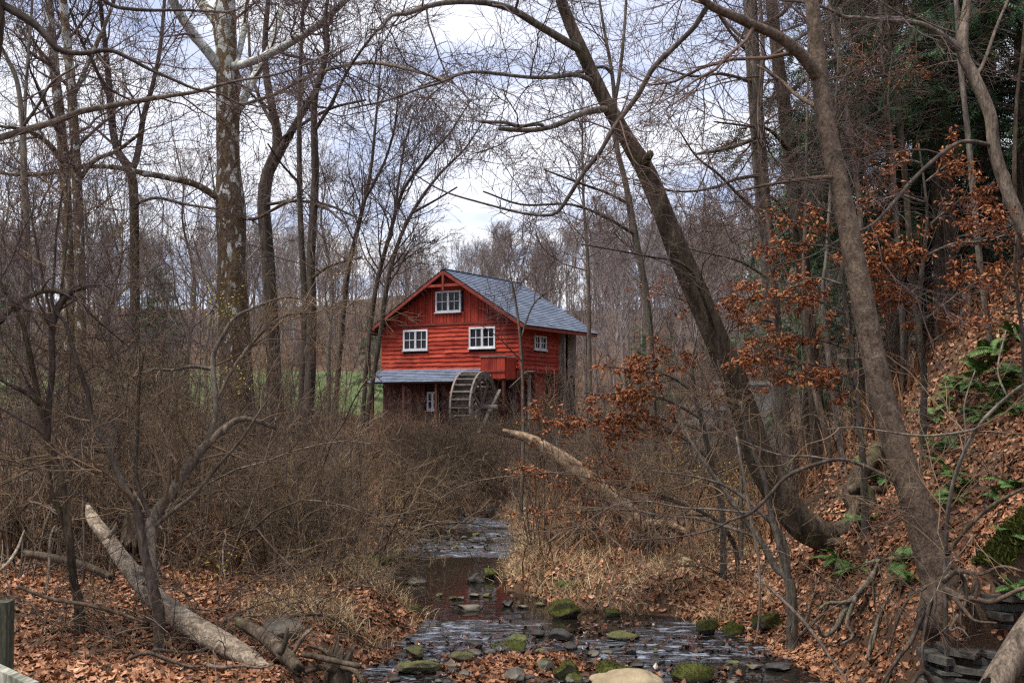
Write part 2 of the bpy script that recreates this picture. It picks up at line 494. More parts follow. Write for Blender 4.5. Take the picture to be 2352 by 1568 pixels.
def tree(name, label, pts, Y, mat, limbs=(), twig_mat='twig', levels=(), seed=1, cat='tree', group=None, extend=4.0, rooted=True,
         rough=.08, knobs=3, flare=.35, sides=14, limb_mat=None, twig_from=.35, part='trunk', slim=.88):
    """a traced tree: trunk, each traced limb a branch, and the fine twigs as its crown"""
    rng = np.random.default_rng(seed)
    Y0, Y1 = Y if isinstance(Y, tuple) else (Y, Y)
    tp = to_world(pts, Y0, Y1)
    if rooted:
        g = float(height(tp[0, 0], tp[0, 1]))
        if tp[0, 2] > g - .05:
            dn = tp[0].copy(); dn[2] = g - .25; dn[3] *= 1.12
            if tp[0, 2] - dn[2] > .3: tp = np.concatenate([[dn], tp])
            else: tp[0, 2] = g - .25
    if extend:
        d = unit(tp[-1, :3] - tp[-2, :3])
        d = unit(d + np.array([0, 0, .3]))
        r = tp[-1, 3]
        tp = np.concatenate([tp, [[*(tp[-1, :3] + d * extend * .5), r * .75], [*(tp[-1, :3] + d * extend), r * .35]]])
    path = smooth_path(tp, step=max(.05, tp[:, 3].mean() * .7))
    base = path[0, :3].copy()
    t = thing(name, label, cat, base, 0, group)
    path[:, 3] *= slim
    V, F = trunk_mesh(path, sides, rough, rng, knobs, flare)
    ob(part, mk(part, V - base, F), M[mat], t)
    src = []
    m = int(len(path) * twig_from)
    src.append(path[m:])
    for lb in limbs:
        lp, lY = lb[0], lb[1]
        lY0, lY1 = lY if isinstance(lY, tuple) else (lY, lY)
        q = smooth_path(to_world(lp, lY0, lY1), step=.06)
        # root the limb in the trunk or in an earlier limb
        near = np.concatenate([s_ for s_ in [path] + src[1:]])
        k = np.argmin(np.linalg.norm(near[:, :3] - q[0, :3], axis=1))
        gap = near[k, :3] - q[0, :3]
        if np.linalg.norm(gap) < 1.6 and not (len(lb) > 3 and lb[3]):
            fall = np.exp(-np.arange(len(q)) / max(3, len(q) * .25))[:, None]
            q[:, :3] += gap[None] * fall
        V, F = trunk_mesh(q, 8, rough, rng, 2, 0)
        ob('branch', mk('branch', V - base, F), M[lb[2] if len(lb) > 2 and lb[2] else (limb_mat or mat)], t)
        src.append(q)
    if levels:
        bt = twiggery(rng, src, levels)
        o = ob('crown', tube_mesh('crown', bt, base), M[twig_mat], t)
        o["kind"] = "stuff"
    TREES[name] = t
    return t, path, src

# ------------------------------------------------------------------ the ground, the hills and the stream
def axis(parts):
    out = []
    for a, b, s in parts:
        out.append(np.arange(a, b, s))
    return np.unique(np.round(np.concatenate(out), 4))
gx = axis([(-420, -60, 12), (-60, -14, 2.5), (-14, -7, .4), (-7, 7, .1), (7, 14, .3), (14, 60, 2.5), (60, 421, 12)])
gy = axis([(-20, 4, 1.5), (4, 7, .3), (7, 20, .1), (20, 32, .2), (32, 60, .6), (60, 130, 3), (130, 440, 10)])
GX, GY = np.meshgrid(gx, gy)
GZ = height(GX, GY)
nx, ny = len(gx), len(gy)
idx = np.arange(nx * ny).reshape(ny, nx)
gF = np.stack([idx[:-1, :-1], idx[:-1, 1:], idx[1:, 1:], idx[1:, :-1]], -1).reshape(-1, 4)
mg, n, l, b = material('forest_soil')
tcg = n.new('ShaderNodeTexCoord')
sx = n.new('ShaderNodeSeparateXYZ'); l.new(tcg.outputs['Object'], sx.inputs[0])
soil_n = noise_node(n, l, 2.2, 8, vec=tcg.outputs['Object'], rough=.7)
soil = ramp(n, [(.32, (.030, .018, .011)), (.5, (.08, .045, .026)), (.68, (.15, .095, .06))]); l.new(soil_n.outputs[0], soil.inputs[0])
lawn_n = noise_node(n, l, .35, 7, vec=tcg.outputs['Object'], rough=.65)
lawn = ramp(n, [(.3, (.055, .07, .024)), (.55, (.085, .115, .038)), (.75, (.14, .14, .065))]); l.new(lawn_n.outputs[0], lawn.inputs[0])
my = n.new('ShaderNodeMapRange'); my.inputs[1].default_value = 47; my.inputs[2].default_value = 51; l.new(sx.outputs[1], my.inputs[0])
my2 = n.new('ShaderNodeMapRange'); my2.inputs[1].default_value = 84; my2.inputs[2].default_value = 80; l.new(sx.outputs[1], my2.inputs[0])
mx_ = n.new('ShaderNodeMapRange'); mx_.inputs[1].default_value = -4; mx_.inputs[2].default_value = -7; l.new(sx.outputs[0], mx_.inputs[0])
m1 = n.new('ShaderNodeMath'); m1.operation = 'MULTIPLY'; l.new(my.outputs[0], m1.inputs[0]); l.new(my2.outputs[0], m1.inputs[1])
m2 = n.new('ShaderNodeMath'); m2.operation = 'MULTIPLY'; l.new(m1.outputs[0], m2.inputs[0]); l.new(mx_.outputs[0], m2.inputs[1])
mg1 = n.new('ShaderNodeMixRGB'); l.new(m2.outputs[0], mg1.inputs[0]); l.new(soil.outputs[0], mg1.inputs[1]); l.new(lawn.outputs[0], mg1.inputs[2])
l.new(mg1.outputs[0], b.inputs['Base Color']); b.inputs['Roughness'].default_value = .95
b.inputs['Specular IOR Level'].default_value = .2
fine = noise_node(n, l, 14, 8, vec=tcg.outputs['Object'], rough=.7)
bump(n, l, b, fine.outputs[0], 1.0, .04)
ground = ob('ground', mk('ground', np.stack([GX.ravel(), GY.ravel(), GZ.ravel()], 1), gF), mg)
tag(ground, 'leaf covered valley floor rising to a steep bank and wooded hills', 'ground', kind='structure')

# water: quiet pool in the middle, riffles above and below it
wy = np.concatenate([np.arange(7.0, 13, .03), np.arange(13, 26, .05), np.arange(26, 46, .3)])
u = np.linspace(0, 1, 90)
WL, WR = stream_l(wy) - .35, stream_r(wy) + .45
WX = WL[:, None] + (WR - WL)[:, None] * u[None]
WYY = np.repeat(wy[:, None], 90, 1)
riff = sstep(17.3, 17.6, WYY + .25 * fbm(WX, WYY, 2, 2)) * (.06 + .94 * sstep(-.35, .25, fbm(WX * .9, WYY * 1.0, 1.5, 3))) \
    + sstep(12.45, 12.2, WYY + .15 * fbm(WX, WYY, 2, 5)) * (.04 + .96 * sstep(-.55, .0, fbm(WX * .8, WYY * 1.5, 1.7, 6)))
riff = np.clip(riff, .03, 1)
WZ = water_z(WYY) + riff * .010 * (fbm(WX * .7, WYY * 1.6, 8, 1) + .5 * fbm(WX, WYY, 19, 4)) + .0006 * fbm(WX, WYY, 9, 9)
wi = np.arange(WX.size).reshape(WX.shape)
wF = np.stack([wi[:-1, :-1], wi[:-1, 1:], wi[1:, 1:], wi[1:, :-1]], -1).reshape(-1, 4)
mw, n, l, b = material('stream_water')
b.inputs['Base Color'].default_value = (.013, .0105, .008, 1)
b.inputs['Roughness'].default_value = .03
b.inputs['IOR'].default_value = 1.33
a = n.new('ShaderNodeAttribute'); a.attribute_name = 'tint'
wv = noise_node(n, l, 6, 3, stretch=(.6, 1.2, 1), rough=.5, dist=.7)
bw = bump(n, l, b, wv.outputs[0], 1, .075)
fo = noise_node(n, l, 8, 4, stretch=(.5, 1.5, 1), rough=.6, dist=1.0)       # broken white water on the riffles; also paints in their sky reflection
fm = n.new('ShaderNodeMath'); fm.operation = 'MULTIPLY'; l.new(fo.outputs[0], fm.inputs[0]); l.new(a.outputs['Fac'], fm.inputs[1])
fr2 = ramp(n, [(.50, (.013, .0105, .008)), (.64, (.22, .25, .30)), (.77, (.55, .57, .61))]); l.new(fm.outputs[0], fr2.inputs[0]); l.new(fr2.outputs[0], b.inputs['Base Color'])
ms_ = n.new('ShaderNodeMath'); ms_.operation = 'MULTIPLY_ADD'; l.new(a.outputs['Fac'], ms_.inputs[0]); ms_.inputs[1].default_value = .85; ms_.inputs[2].default_value = .004
l.new(ms_.outputs[0], bw.inputs['Strength'])
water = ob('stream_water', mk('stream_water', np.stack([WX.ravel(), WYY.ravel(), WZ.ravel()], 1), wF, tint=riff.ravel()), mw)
tag(water, 'shallow dark stream with a still pool and bright riffles', 'water', kind='structure')

# ------------------------------------------------------------------ the red mill
HW, HD, B0 = 6.74, 6.0, 2.36          # width of the gable front, depth, height of the siding's foot above the mill's ground
HX, HY = .32, 45.0
mill = thing('red_mill', 'red board mill with blue grey shingle roof and white windows beyond the stream', 'mill', (HX, HY, 1.40), -math.pi / 6)
def red(name, c0, c1, c2, horizontal):
    m, n, l, b = material(name)
    oi = n.new('ShaderNodeObjectInfo')
    t = noise_node(n, l, 7, 6, stretch=(.25, 1, 2.5) if horizontal else (2.5, 1, .25))
    ad = n.new('ShaderNodeMath'); ad.operation = 'MULTIPLY_ADD'; l.new(oi.outputs['Random'], ad.inputs[0]); ad.inputs[1].default_value = .34; l.new(t.outputs[0], ad.inputs[2])
    r = ramp(n, [(.42, c0), (.66, c1), (.92, c2)]); l.new(ad.outputs[0], r.inputs[0])
    ge = n.new('ShaderNodeNewGeometry')                       # weathering: damp stains, faded and bare patches
    st = noise_node(n, l, 1.1, 6, vec=ge.outputs['Position'], stretch=(1, 1, .55), rough=.65)
    sr_ = ramp(n, [(.36, (.42, .40, .42)), (.5, (1, 1, 1)), (.62, (1.12, 1.15, 1.2))]); l.new(st.outputs[0], sr_.inputs[0])
    mu = n.new('ShaderNodeMixRGB'); mu.blend_type = 'MULTIPLY'; mu.inputs[0].default_value = .75; l.new(r.outputs[0], mu.inputs[1]); l.new(sr_.outputs[0], mu.inputs[2])
    pe = noise_node(n, l, 22, 6, vec=ge.outputs['Position'], stretch=(.5, .5, 2) if horizontal else (2, 2, .35), rough=.7)
    pr_ = ramp(n, [(.66, (0, 0, 0)), (.72, (.75, .75, .75))]); l.new(pe.outputs[0], pr_.inputs[0])
    mp_ = n.new('ShaderNodeMixRGB'); l.new(pr_.outputs[0], mp_.inputs[0]); l.new(mu.outputs[0], mp_.inputs[1]); mp_.inputs[2].default_value = (.17, .11, .085, 1)
    l.new(mp_.outputs[0], b.inputs['Base Color']); b.inputs['Roughness'].default_value = .75; b.inputs['Specular IOR Level'].default_value = .2
    bump(n, l, b, t.outputs[0], .5, .01)
    return m
M['red_siding'] = red('red_siding', (.175, .017, .009), (.325, .036, .018), (.42, .063, .032), True)
M['red_plank'] = red('red_plank', (.15, .015, .009), (.25, .027, .015), (.33, .046, .024), False)
M['red_trim'] = plain('red_trim', (.19, .032, .02), .75, .45, 5)
M['white_paint'] = plain('white_paint', (.56, .57, .59), .6, .35, 14)
M['old_wood'] = plain('old_wood', (.145, .125, .105), .85, .65, 9, rel=.8)
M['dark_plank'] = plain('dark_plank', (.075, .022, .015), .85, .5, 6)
M['tan_board'] = plain('tan_board', (.25, .205, .165), .85, .4, 6)
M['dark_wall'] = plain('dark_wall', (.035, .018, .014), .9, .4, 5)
M['metal'] = plain('metal', (.55, .56, .58), .35, .2, 6)
mgl, n, l, b = material('window_glass')
b.inputs['Base Color'].default_value = (.010, .011, .014, 1); b.inputs['Roughness'].default_value = .05; b.inputs['IOR'].default_value = 1.32
M['glass'] = mgl
mro, n, l, b = material('roof_shingle')
oi = n.new('ShaderNodeAttribute'); oi.attribute_name = 'tint'
t = noise_node(n, l, 1.2, 5)
ad = n.new('ShaderNodeMath'); ad.operation = 'MULTIPLY_ADD'; l.new(oi.outputs['Fac'], ad.inputs[0]); ad.inputs[1].default_value = .28; l.new(t.outputs[0], ad.inputs[2])
r = ramp(n, [(.35, (.068, .088, .128)), (.65, (.112, .14, .192)), (.95, (.17, .20, .255))]); l.new(ad.outputs[0], r.inputs[0])
l.new(r.outputs[0], b.inputs['Base Color']); b.inputs['Roughness'].default_value = .8
M['shingle'] = mro
hr = random.Random(7)
ROOF_K = .623                                     # slope
APEX = 4.09
def roof_z(x): return B0 + APEX - abs(x + HW / 2) * ROOF_K
# solid body behind the boards
def poly_prism(pts, y0, y1):
    k = len(pts)
    V = np.array([[p[0], y0, p[1]] for p in pts] + [[p[0], y1, p[1]] for p in pts], float)
    Q = [[i, (i + 1) % k, (i + 1) % k + k, i + k] for i in range(k)]
    return V, Q, [list(range(k))[::-1], list(range(k, 2 * k))]
def prism_mesh(name, pts, y0, y1):
    V, Q, C = poly_prism(pts, y0, y1)
    me = bpy.data.meshes.new(name)
    me.from_pydata([tuple(v) for v in V], [], Q + C); me.update()
    return me
front = ob('front_wall', prism_mesh('front_wall', [(-HW + .03, B0), (-.03, B0), (-.03, roof_z(0) - .08), (-HW / 2, B0 + APEX - .1), (-HW + .03, roof_z(0) - .08)], .03, 3.2), M['dark_wall'], mill)
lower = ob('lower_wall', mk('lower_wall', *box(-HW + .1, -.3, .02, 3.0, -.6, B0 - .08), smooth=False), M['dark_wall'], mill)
WIN = [(-2.35, -1.11, .85, 1.71), (-5.615, -4.375, .84, 1.70), (-3.99, -2.75, 2.37, 3.25)]
def spans(z0, z1, x0, x1, wins):
    """the pieces of a board row left by the windows"""
    out = [(x0, x1)]
    for a, b_, c, d in wins:
        if c < z1 and d > z0:
            nw = []
            for p, q in out:
                if a > p and a < q: nw.append((p, a))
                if b_ > p and b_ < q: nw.append((b_, q))
                if b_ <= p or a >= q: nw.append((p, q))
            out = nw
    return [s for s in out if s[1] - s[0] > .05]
def clapboard(x0, x1, z0, z1, seed, flip=None):
    """a lapped board with a wavy lower edge, thick at the foot; flip puts it on the side wall"""
    rr = random.Random(seed)
    k = max(2, int((x1 - x0) / .22) + 1)
    V = []
    for i in range(k):
        x = x0 + (x1 - x0) * i / (k - 1)
        dz = rr.uniform(-.014, .014)
        y_out = -.045 - rr.uniform(0, .012)
        for y, z in ((.02, z0 + dz), (y_out, z0 + dz), (-.008, z1 + .02), (.02, z1 + .02)):
            V.append((x, y, z) if not flip else (-y, x, z))
    F = []
    for i in range(k - 1):
        a, b_ = i * 4, i * 4 + 4
        for j in range(4):
            F.append([a + j, a + (j + 1) % 4, b_ + (j + 1) % 4, b_ + j])
    F += [[0, 3, 2, 1], [(k - 1) * 4 + j for j in range(4)]]
    if not flip: F = [f[::-1] for f in F]
    return mk('board', np.array(V), F, smooth=False) if False else _pd('board', V, F)
def _pd(name, V, F):
    me = bpy.data.meshes.new(name); me.from_pydata([tuple(v) for v in V], [], [tuple(f) for f in F]); me.update(); return me
NB, TRIM = 11, 1.90
bh = TRIM / NB
for i in range(NB):
    z0, z1 = B0 + i * bh, B0 + (i + 1) * bh
    cut = hr.uniform(-5, -1.6)
    for a, c in spans(z0 - B0, z1 - B0, -HW - .02, .02, WIN):
        segs = [(a, cut), (cut + .006, c)] if a + .5 < cut < c - .5 else [(a, c)]
        for p, q in segs:
            ob('board', clapboard(p, q, z0, z1, hr.random()), M['red_siding'], front)
# upright gable boards with battens between
x = -HW + .06
k = 0
while x < -.1:
    w = hr.uniform(.15, .20)
    zt = min(roof_z(x), roof_z(min(x + w, -.06))) - .03
    z0 = B0 + TRIM + .01
    zs = [(z0, zt)]
    for a, c, d, e in WIN[2:]:
        if x < c - .02 and x + w > a + .02: zs = [(z0, B0 + d), (B0 + e, zt)]
    for p, q in zs:
        if q - p > .06:
            dep = -.03 - hr.uniform(0, .012)
            ob('plank', mk('plank', *box(x, x + w - .008, dep, .015, p - hr.uniform(0, .02), q), smooth=False), M['red_plank'], front)
            ob('batten', mk('batten', *box(x + w - .025, x + w + .015, dep - .02, .012, p + .004, q - .012), smooth=False), M['red_plank'], front)
    x += w
ob('trim_board', mk('trim_board', *box(-HW - .03, .03, -.075, .0, B0 + TRIM - .06, B0 + TRIM + .035), smooth=False), M['red_trim'], front)
# side wall
side = ob('side_wall', mk('side_wall', *box(-.04, -.01, .06, 3.2, B0, B0 + 1.98), smooth=False), M['dark_wall'], mill)
SWIN = [(1.07, 2.09, .80, 1.38)]
for i in range(NB):
    z0, z1 = B0 + i * bh, B0 + (i + 1) * bh
    for a, c in spans(z0 - B0, z1 - B0, .03, 3.22, SWIN):
        ob('board', clapboard(a, c, z0, z1, hr.random(), True), M['red_siding'], side)
ob('corner_board', mk('corner_board', *box(-.02, .06, -.06, .02, B0 - .03, B0 + 1.98), smooth=False), M['red_siding'], side)
# windows: frame, mullion, muntins and eight panes each
def window(parent, plane, a, b_, z0, z1, lites=4, rows=2):
    """plane(s, out, z) maps window coordinates to the mill's"""
    def bx(name, s0, s1, d0, d1, p, q, mat, par):
        pts = [plane(s, d, z) for s, d, z in ((s0, d0, p), (s1, d0, p), (s1, d1, p), (s0, d1, p), (s0, d0, q), (s1, d0, q), (s1, d1, q), (s0, d1, q))]
        return ob(name, mk(name, np.array(pts), BOXF.copy(), smooth=False), mat, par)
    wroot = bx('window', a + .02, b_ - .02, -.02, .0, z0 + .02, z1 - .02, M['dark_wall'], parent)
    f = .075
    bx('frame', a, b_, .0, .085, z0, z0 + f, M['white_paint'], wroot); bx('frame', a, b_, .0, .085, z1 - f, z1, M['white_paint'], wroot)
    bx('frame', a, a + f, .0, .083, z0 + f, z1 - f, M['white_paint'], wroot); bx('frame', b_ - f, b_, .0, .083, z0 + f, z1 - f, M['white_paint'], wroot)
    bx('sill', a - .03, b_ + .03, .0, .12, z0 - .04, z0 - .001, M['white_paint'], wroot)
    mid = (a + b_) / 2
    bx('mullion', mid - .05, mid + .05, .0, .075, z0 + f, z1 - f, M['white_paint'], wroot)
    halves = [(a + f, mid - .05), (mid + .05, b_ - f)]
    for h0, h1 in halves:
        per = lites // 2
        for i in range(1, per):
            s = h0 + (h1 - h0) * i / per
            bx('muntin', s - .014, s + .014, .0, .06, z0 + f, z1 - f, M['white_paint'], wroot)
        for j in range(1, rows):
            zc = z0 + f + (z1 - z0 - 2 * f) * j / rows
            bx('muntin', h0, h1, .0, .058, zc - .014, zc + .014, M['white_paint'], wroot)
        for i in range(per):
            for j in range(rows):
                s0, s1 = h0 + (h1 - h0) * i / per, h0 + (h1 - h0) * (i + 1) / per
                p, q = z0 + f + (z1 - z0 - 2 * f) * j / rows, z0 + f + (z1 - z0 - 2 * f) * (j + 1) / rows
                tl = hr.uniform(-.004, .004)
                bx('pane', s0, s1, .004, .025 + tl, p, q, M['glass'], wroot)
    return wroot
fp = lambda s, d, z: (s, -d, z)
sp_ = lambda s, d, z: (d, s, z)
for a, b_, z0, z1 in WIN: window(mill, fp, a, b_, B0 + z0, B0 + z1)
for a, b_, z0, z1 in SWIN: window(mill, sp_, a, b_, B0 + z0, B0 + z1)
lw = (-4.35, -3.8, .70, 1.46)
window(mill, lambda s, d, z: (s, -.06 - d, z), *lw, lites=2, rows=2)
for k in range(30):
    if not (lw[0] - .22 < -HW + .1 + k * .215 < lw[1]):
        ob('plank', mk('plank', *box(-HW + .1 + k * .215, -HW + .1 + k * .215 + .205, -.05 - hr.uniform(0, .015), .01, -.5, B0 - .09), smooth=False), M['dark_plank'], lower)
# roof: slabs, then courses of shingles, each tab its own piece of geometry
OV = .5
def roof_slab(name, sgn, y0, y1):
    xe, ze = (OV, B0 + APEX - (HW / 2 + OV) * ROOF_K)
    if sgn < 0: xe = -HW - OV
    ax, az = -HW / 2, B0 + APEX
    nrm = np.array([ROOF_K * sgn, 1.0]); nrm /= np.linalg.norm(nrm)
    pts = [(ax, az), (xe, ze), (xe - nrm[0] * .10, ze - nrm[1] * .10), (ax - nrm[0] * .0, az - .12)]
    return prism_mesh(name, pts, y0, y1)
roof = ob('roof', roof_slab('roof', 1, -.42, 6.05), M['dark_wall'], mill)
ob('roof_slope', roof_slab('roof_slope', -1, -.42, 6.05), M['dark_wall'], mill)
def shingles(p_top, p_bot, along, length, rows, tab, seed):
    """lapped tabs from ridge to eave"""
    rg = np.random.default_rng(seed)
    p_top, p_bot, along = map(np.asarray, (p_top, p_bot, along))
    dn = p_bot - p_top; H = np.linalg.norm(dn); dn = dn / H
    nr = np.cross(along, dn); nr = nr / np.linalg.norm(nr)
    if nr[2] < 0: nr = -nr
    Vs, Fs, tn = [], [], []
    k = 0
    for i in range(rows):
        a, c = H * i / rows - .01, H * (i + 1) / rows + rg.uniform(-.006, .006)
        s = -rg.uniform(0, tab)
        while s < length:
            w = tab * rg.uniform(.7, 1.3)
            s0, s1 = max(s, 0), min(s + w - .006, length)
            if s1 - s0 > .01:
                up = .012 + rg.uniform(0, .008)
                q = [p_top + along * s0 + dn * a + nr * .004, p_top + along * s1 + dn * a + nr * .004,
                     p_top + along * s1 + dn * c + nr * (up + .012), p_top + along * s0 + dn * c + nr * (up + .012),
                     p_top + along * s1 + dn * c + nr * .002, p_top + along * s0 + dn * c + nr * .002]
                Vs += q; tn += [rg.uniform(0, 1)] * 6
                Fs += [[k, k + 1, k + 2, k + 3], [k + 3, k + 2, k + 4, k + 5]]
                k += 6
            s += w
    me = mk('shingles', np.array(Vs), np.array(Fs), smooth=False, tint=tn)
    return me
ez = B0 + APEX - (HW / 2 + OV) * ROOF_K
so = ob('shingles', shingles((-HW / 2, -.46, B0 + APEX + .01), (OV + .03, -.46, ez - .005), (0, 1, 0), 6.55, 26, .30, 3), M['shingle'], roof); so["kind"] = "stuff"
so = ob('shingles', shingles((-HW / 2, -.46, B0 + APEX + .01), (-HW - OV - .03, -.46, ez - .005), (0, 1, 0), 6.55, 26, .30, 4), M['shingle'], roof); so["kind"] = "stuff"
ob('ridge_cap', mk('ridge_cap', *beam((-HW / 2, -.47, B0 + APEX + .03), (-HW / 2, 6.1, B0 + APEX + .03), .16, .03), smooth=False), M['shingle'], roof)
# barge boards and the open truss in the gable
for sgn in (1, -1):
    xe = OV if sgn > 0 else -HW - OV
    ob('barge_board', mk('barge_board', *beam((-HW / 2, -.44, B0 + APEX - .10), (xe, -.44, ez - .10), .05, .12), smooth=False), M['red_trim'], mill)
    xw = 0 if sgn > 0 else -HW
    for q in (.28, .62, .94):
        xx = -HW / 2 + (xw + HW / 2) * q
        ob('lookout', mk('lookout', *beam((xx, -.40, roof_z(xx) - .17), (xx, .05, roof_z(xx) - .17), .07, .09), smooth=False), M['red_trim'], mill)
tz = B0 + 3.44
ob('tie_beam', mk('tie_beam', *beam((-HW / 2 - 1.02, -.40, tz), (-HW / 2 + 1.02, -.40, tz), .09, .11), smooth=False), M['red_trim'], mill)
ob('king_post', mk('king_post', *beam((-HW / 2, -.415, tz - .2), (-HW / 2, -.415, B0 + APEX - .14), .09, .11, up=(0, 1, 0)), smooth=False), M['red_trim'], mill)
for sgn in (1, -1):
    ob('eave_board', mk('eave_board', *beam(((OV - .03) if sgn > 0 else -HW - OV + .03, -.38, ez - .09), ((OV - .03) if sgn > 0 else -HW - OV + .03, 6.0, ez - .09), .04, .12), smooth=False), M['red_trim'], mill)
# pent roof over the lower storey
pent = ob('pent_roof', prism_mesh('pent_roof', [(0, 0), (.001, 0), (.001, .001)], 0, .001), M['dark_wall'], mill) if False else None
PV = np.array([[-6.85, .0, B0 + .02], [-1.7, .0, B0 + .02], [-1.7, -1.0, B0 - .51], [-6.85, -1.0, B0 - .51],
               [-6.85, .0, B0 - .06], [-1.7, .0, B0 - .06], [-1.7, -.97, B0 - .57], [-6.85, -.97, B0 - .57]])
pent = ob('pent_roof', mk('pent_roof', PV, BOXF.copy()[:, ::-1], smooth=False), M['dark_wall'], mill)
so = ob('shingles', shingles((-6.87, -.05, B0 + .025), (-6.87, -1.03, B0 - .51), (1, 0, 0), 5.2, 8, .26, 5), M['shingle'], pent); so["kind"] = "stuff"
for xx in (-6.6, -5.0, -3.4, -1.85):
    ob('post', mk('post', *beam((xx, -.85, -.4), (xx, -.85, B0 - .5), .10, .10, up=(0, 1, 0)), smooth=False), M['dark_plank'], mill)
# posts, braces and the plank panel under the side wall
for yy in (.06, 1.25, 3.1):
    ob('post', mk('post', *beam((-.06, yy, -.5), (-.06, yy, B0 - .02), .15, .15, up=(0, 1, 0)), smooth=False), M['red_trim'], mill)
ob('brace', mk('brace', *beam((-.02, .25, B0 - .1), (-.02, 1.18, .75), .10, .11, up=(1, 0, 0)), smooth=False), M['red_trim'], mill)
ob('brace', mk('brace', *beam((-.03, 3.0, B0 - .15), (-.03, 2.3, .85), .10, .11, up=(1, 0, 0)), smooth=False), M['red_trim'], mill)
ob('sill_beam', mk('sill_beam', *beam((-.05, -.02, B0 - .08), (-.05, 3.25, B0 - .08), .13, .14), smooth=False), M['red_trim'], mill)
for k in range(6):
    ob('plank', mk('plank', *box(-.14, -.11 + hr.uniform(0, .012), 1.35 + k * .17, 1.35 + k * .17 + .16, .3, B0 - .16), smooth=False), M['red_plank'], side)
# weathered rear bay under the long roof
for k in range(12):
    y0 = 3.30 + k * .20
    if k in (0, 6, 7): continue
    ob('plank', mk('plank', *box(-.42 - hr.uniform(0, .02), -.38, y0, y0 + .19, B0 - .15, B0 + 1.75), smooth=False), M['tan_board'], mill)
ob('rear_wall', mk('rear_wall', *box(-HW + .1, -.5, 3.25, 5.8, -.3, B0 + 1.8), smooth=False), M['dark_wall'], mill)
for yy in (3.35, 5.7):
    ob('post', mk('post', *beam((.2, yy, -.5), (.2, yy, B0 + 1.55), .13, .13, up=(0, 1, 0)), smooth=False), M['old_wood'], mill)
for k in range(2):
    ob('plank', mk('plank', *beam((.35 + k * .18, 3.9 + .3 * k, -.2), (.1 + k * .05, 3.5 + .35 * k, B0 + .1 - .15 * k), .16, .04, up=(1, 0, 0)), smooth=False), M['old_wood'], mill)

# flume box, chute and spout
flume = thing('flume_box', 'red wooden flume box with metal rim against the mill front, above the wheel', 'flume', mill.matrix_basis @ Vector((-.7, -.5, B0 - .41)) if False else (0, 0, 0))
def mill_world(p):
    c, s = math.cos(-math.pi / 6), math.sin(-math.pi / 6)
    return (HX + c * p[0] - s * p[1], HY + s * p[0] + c * p[1], 1.40 + p[2])
flume.location = mill_world((-.7, -.55, B0 - .41)); flume.rotation_euler = (0, 0, -math.pi / 6)
for k in range(6):
    ob('plank', mk('plank', *box(-.55 + k * .185, -.55 + k * .185 + .178, -.40, -.365 - hr.uniform(0, .01), 0, .86 + hr.uniform(-.02, .02)), smooth=False), M['red_plank'], flume)
for sx_ in (-.56, .54):
    ob('side_board', mk('side_board', *box(sx_, sx_ + .035, -.36, .46, 0, .84), smooth=False), M['red_plank'], flume)
ob('bottom_board', mk('bottom_board', *box(-.52, .535, -.36, .46, .02, .06), smooth=False), M['old_wood'], flume)
ob('rim', mk('rim', *join([beam((-.58, -.40, .87), (.6, -.40, .87), .06, .05), beam((-.58, .44, .87), (.6, .44, .87), .06, .05)]), smooth=False), M['old_wood'], flume)
ob('rail', mk('rail', *beam((-.4, -.41, .98), (.55, -.41, .98), .03, .03), smooth=False), M['dark_wall'], flume)
ob('strap', mk('strap', *beam((-.57, -.425, .30), (.57, -.425, .30), .02, .08), smooth=False), M['red_trim'], flume)
V, F = tubes(np.array([[[-.30, -.38, .16], [-.30, -.95, .12]]]), np.array([[.085, .085]]), 12)
ob('spout', mk('spout', V, F), M['metal'], flume)
for sgn in (-.45, .45):
    ob('leg', mk('leg', *beam((sgn, -.3, -2.2), (sgn, -.3, .02), .11, .11, up=(0, 1, 0)), smooth=False), M['dark_plank'], flume)
chute = thing('plank_chute', 'weathered grey plank chute sloping beside the flume box', 'chute', mill_world((.25, -.35, B0 - .5)), -math.pi / 6)
for k in range(4):
    ob('plank', mk('plank', *beam((-.35, -.3 + k * .17, -.28 + .01 * k), (.45, -.3 + k * .17, .36 + .01 * k), .16, .035), smooth=False), M['old_wood'], chute)
ob('leg', mk('leg', *beam((.36, .0, -1.9), (.36, .0, .27), .10, .10, up=(0, 1, 0)), smooth=False), M['old_wood'], chute)
ob('leg', mk('leg', *beam((-.30, .0, -1.9), (-.30, .0, -.26), .10, .10, up=(0, 1, 0)), smooth=False), M['old_wood'], chute)

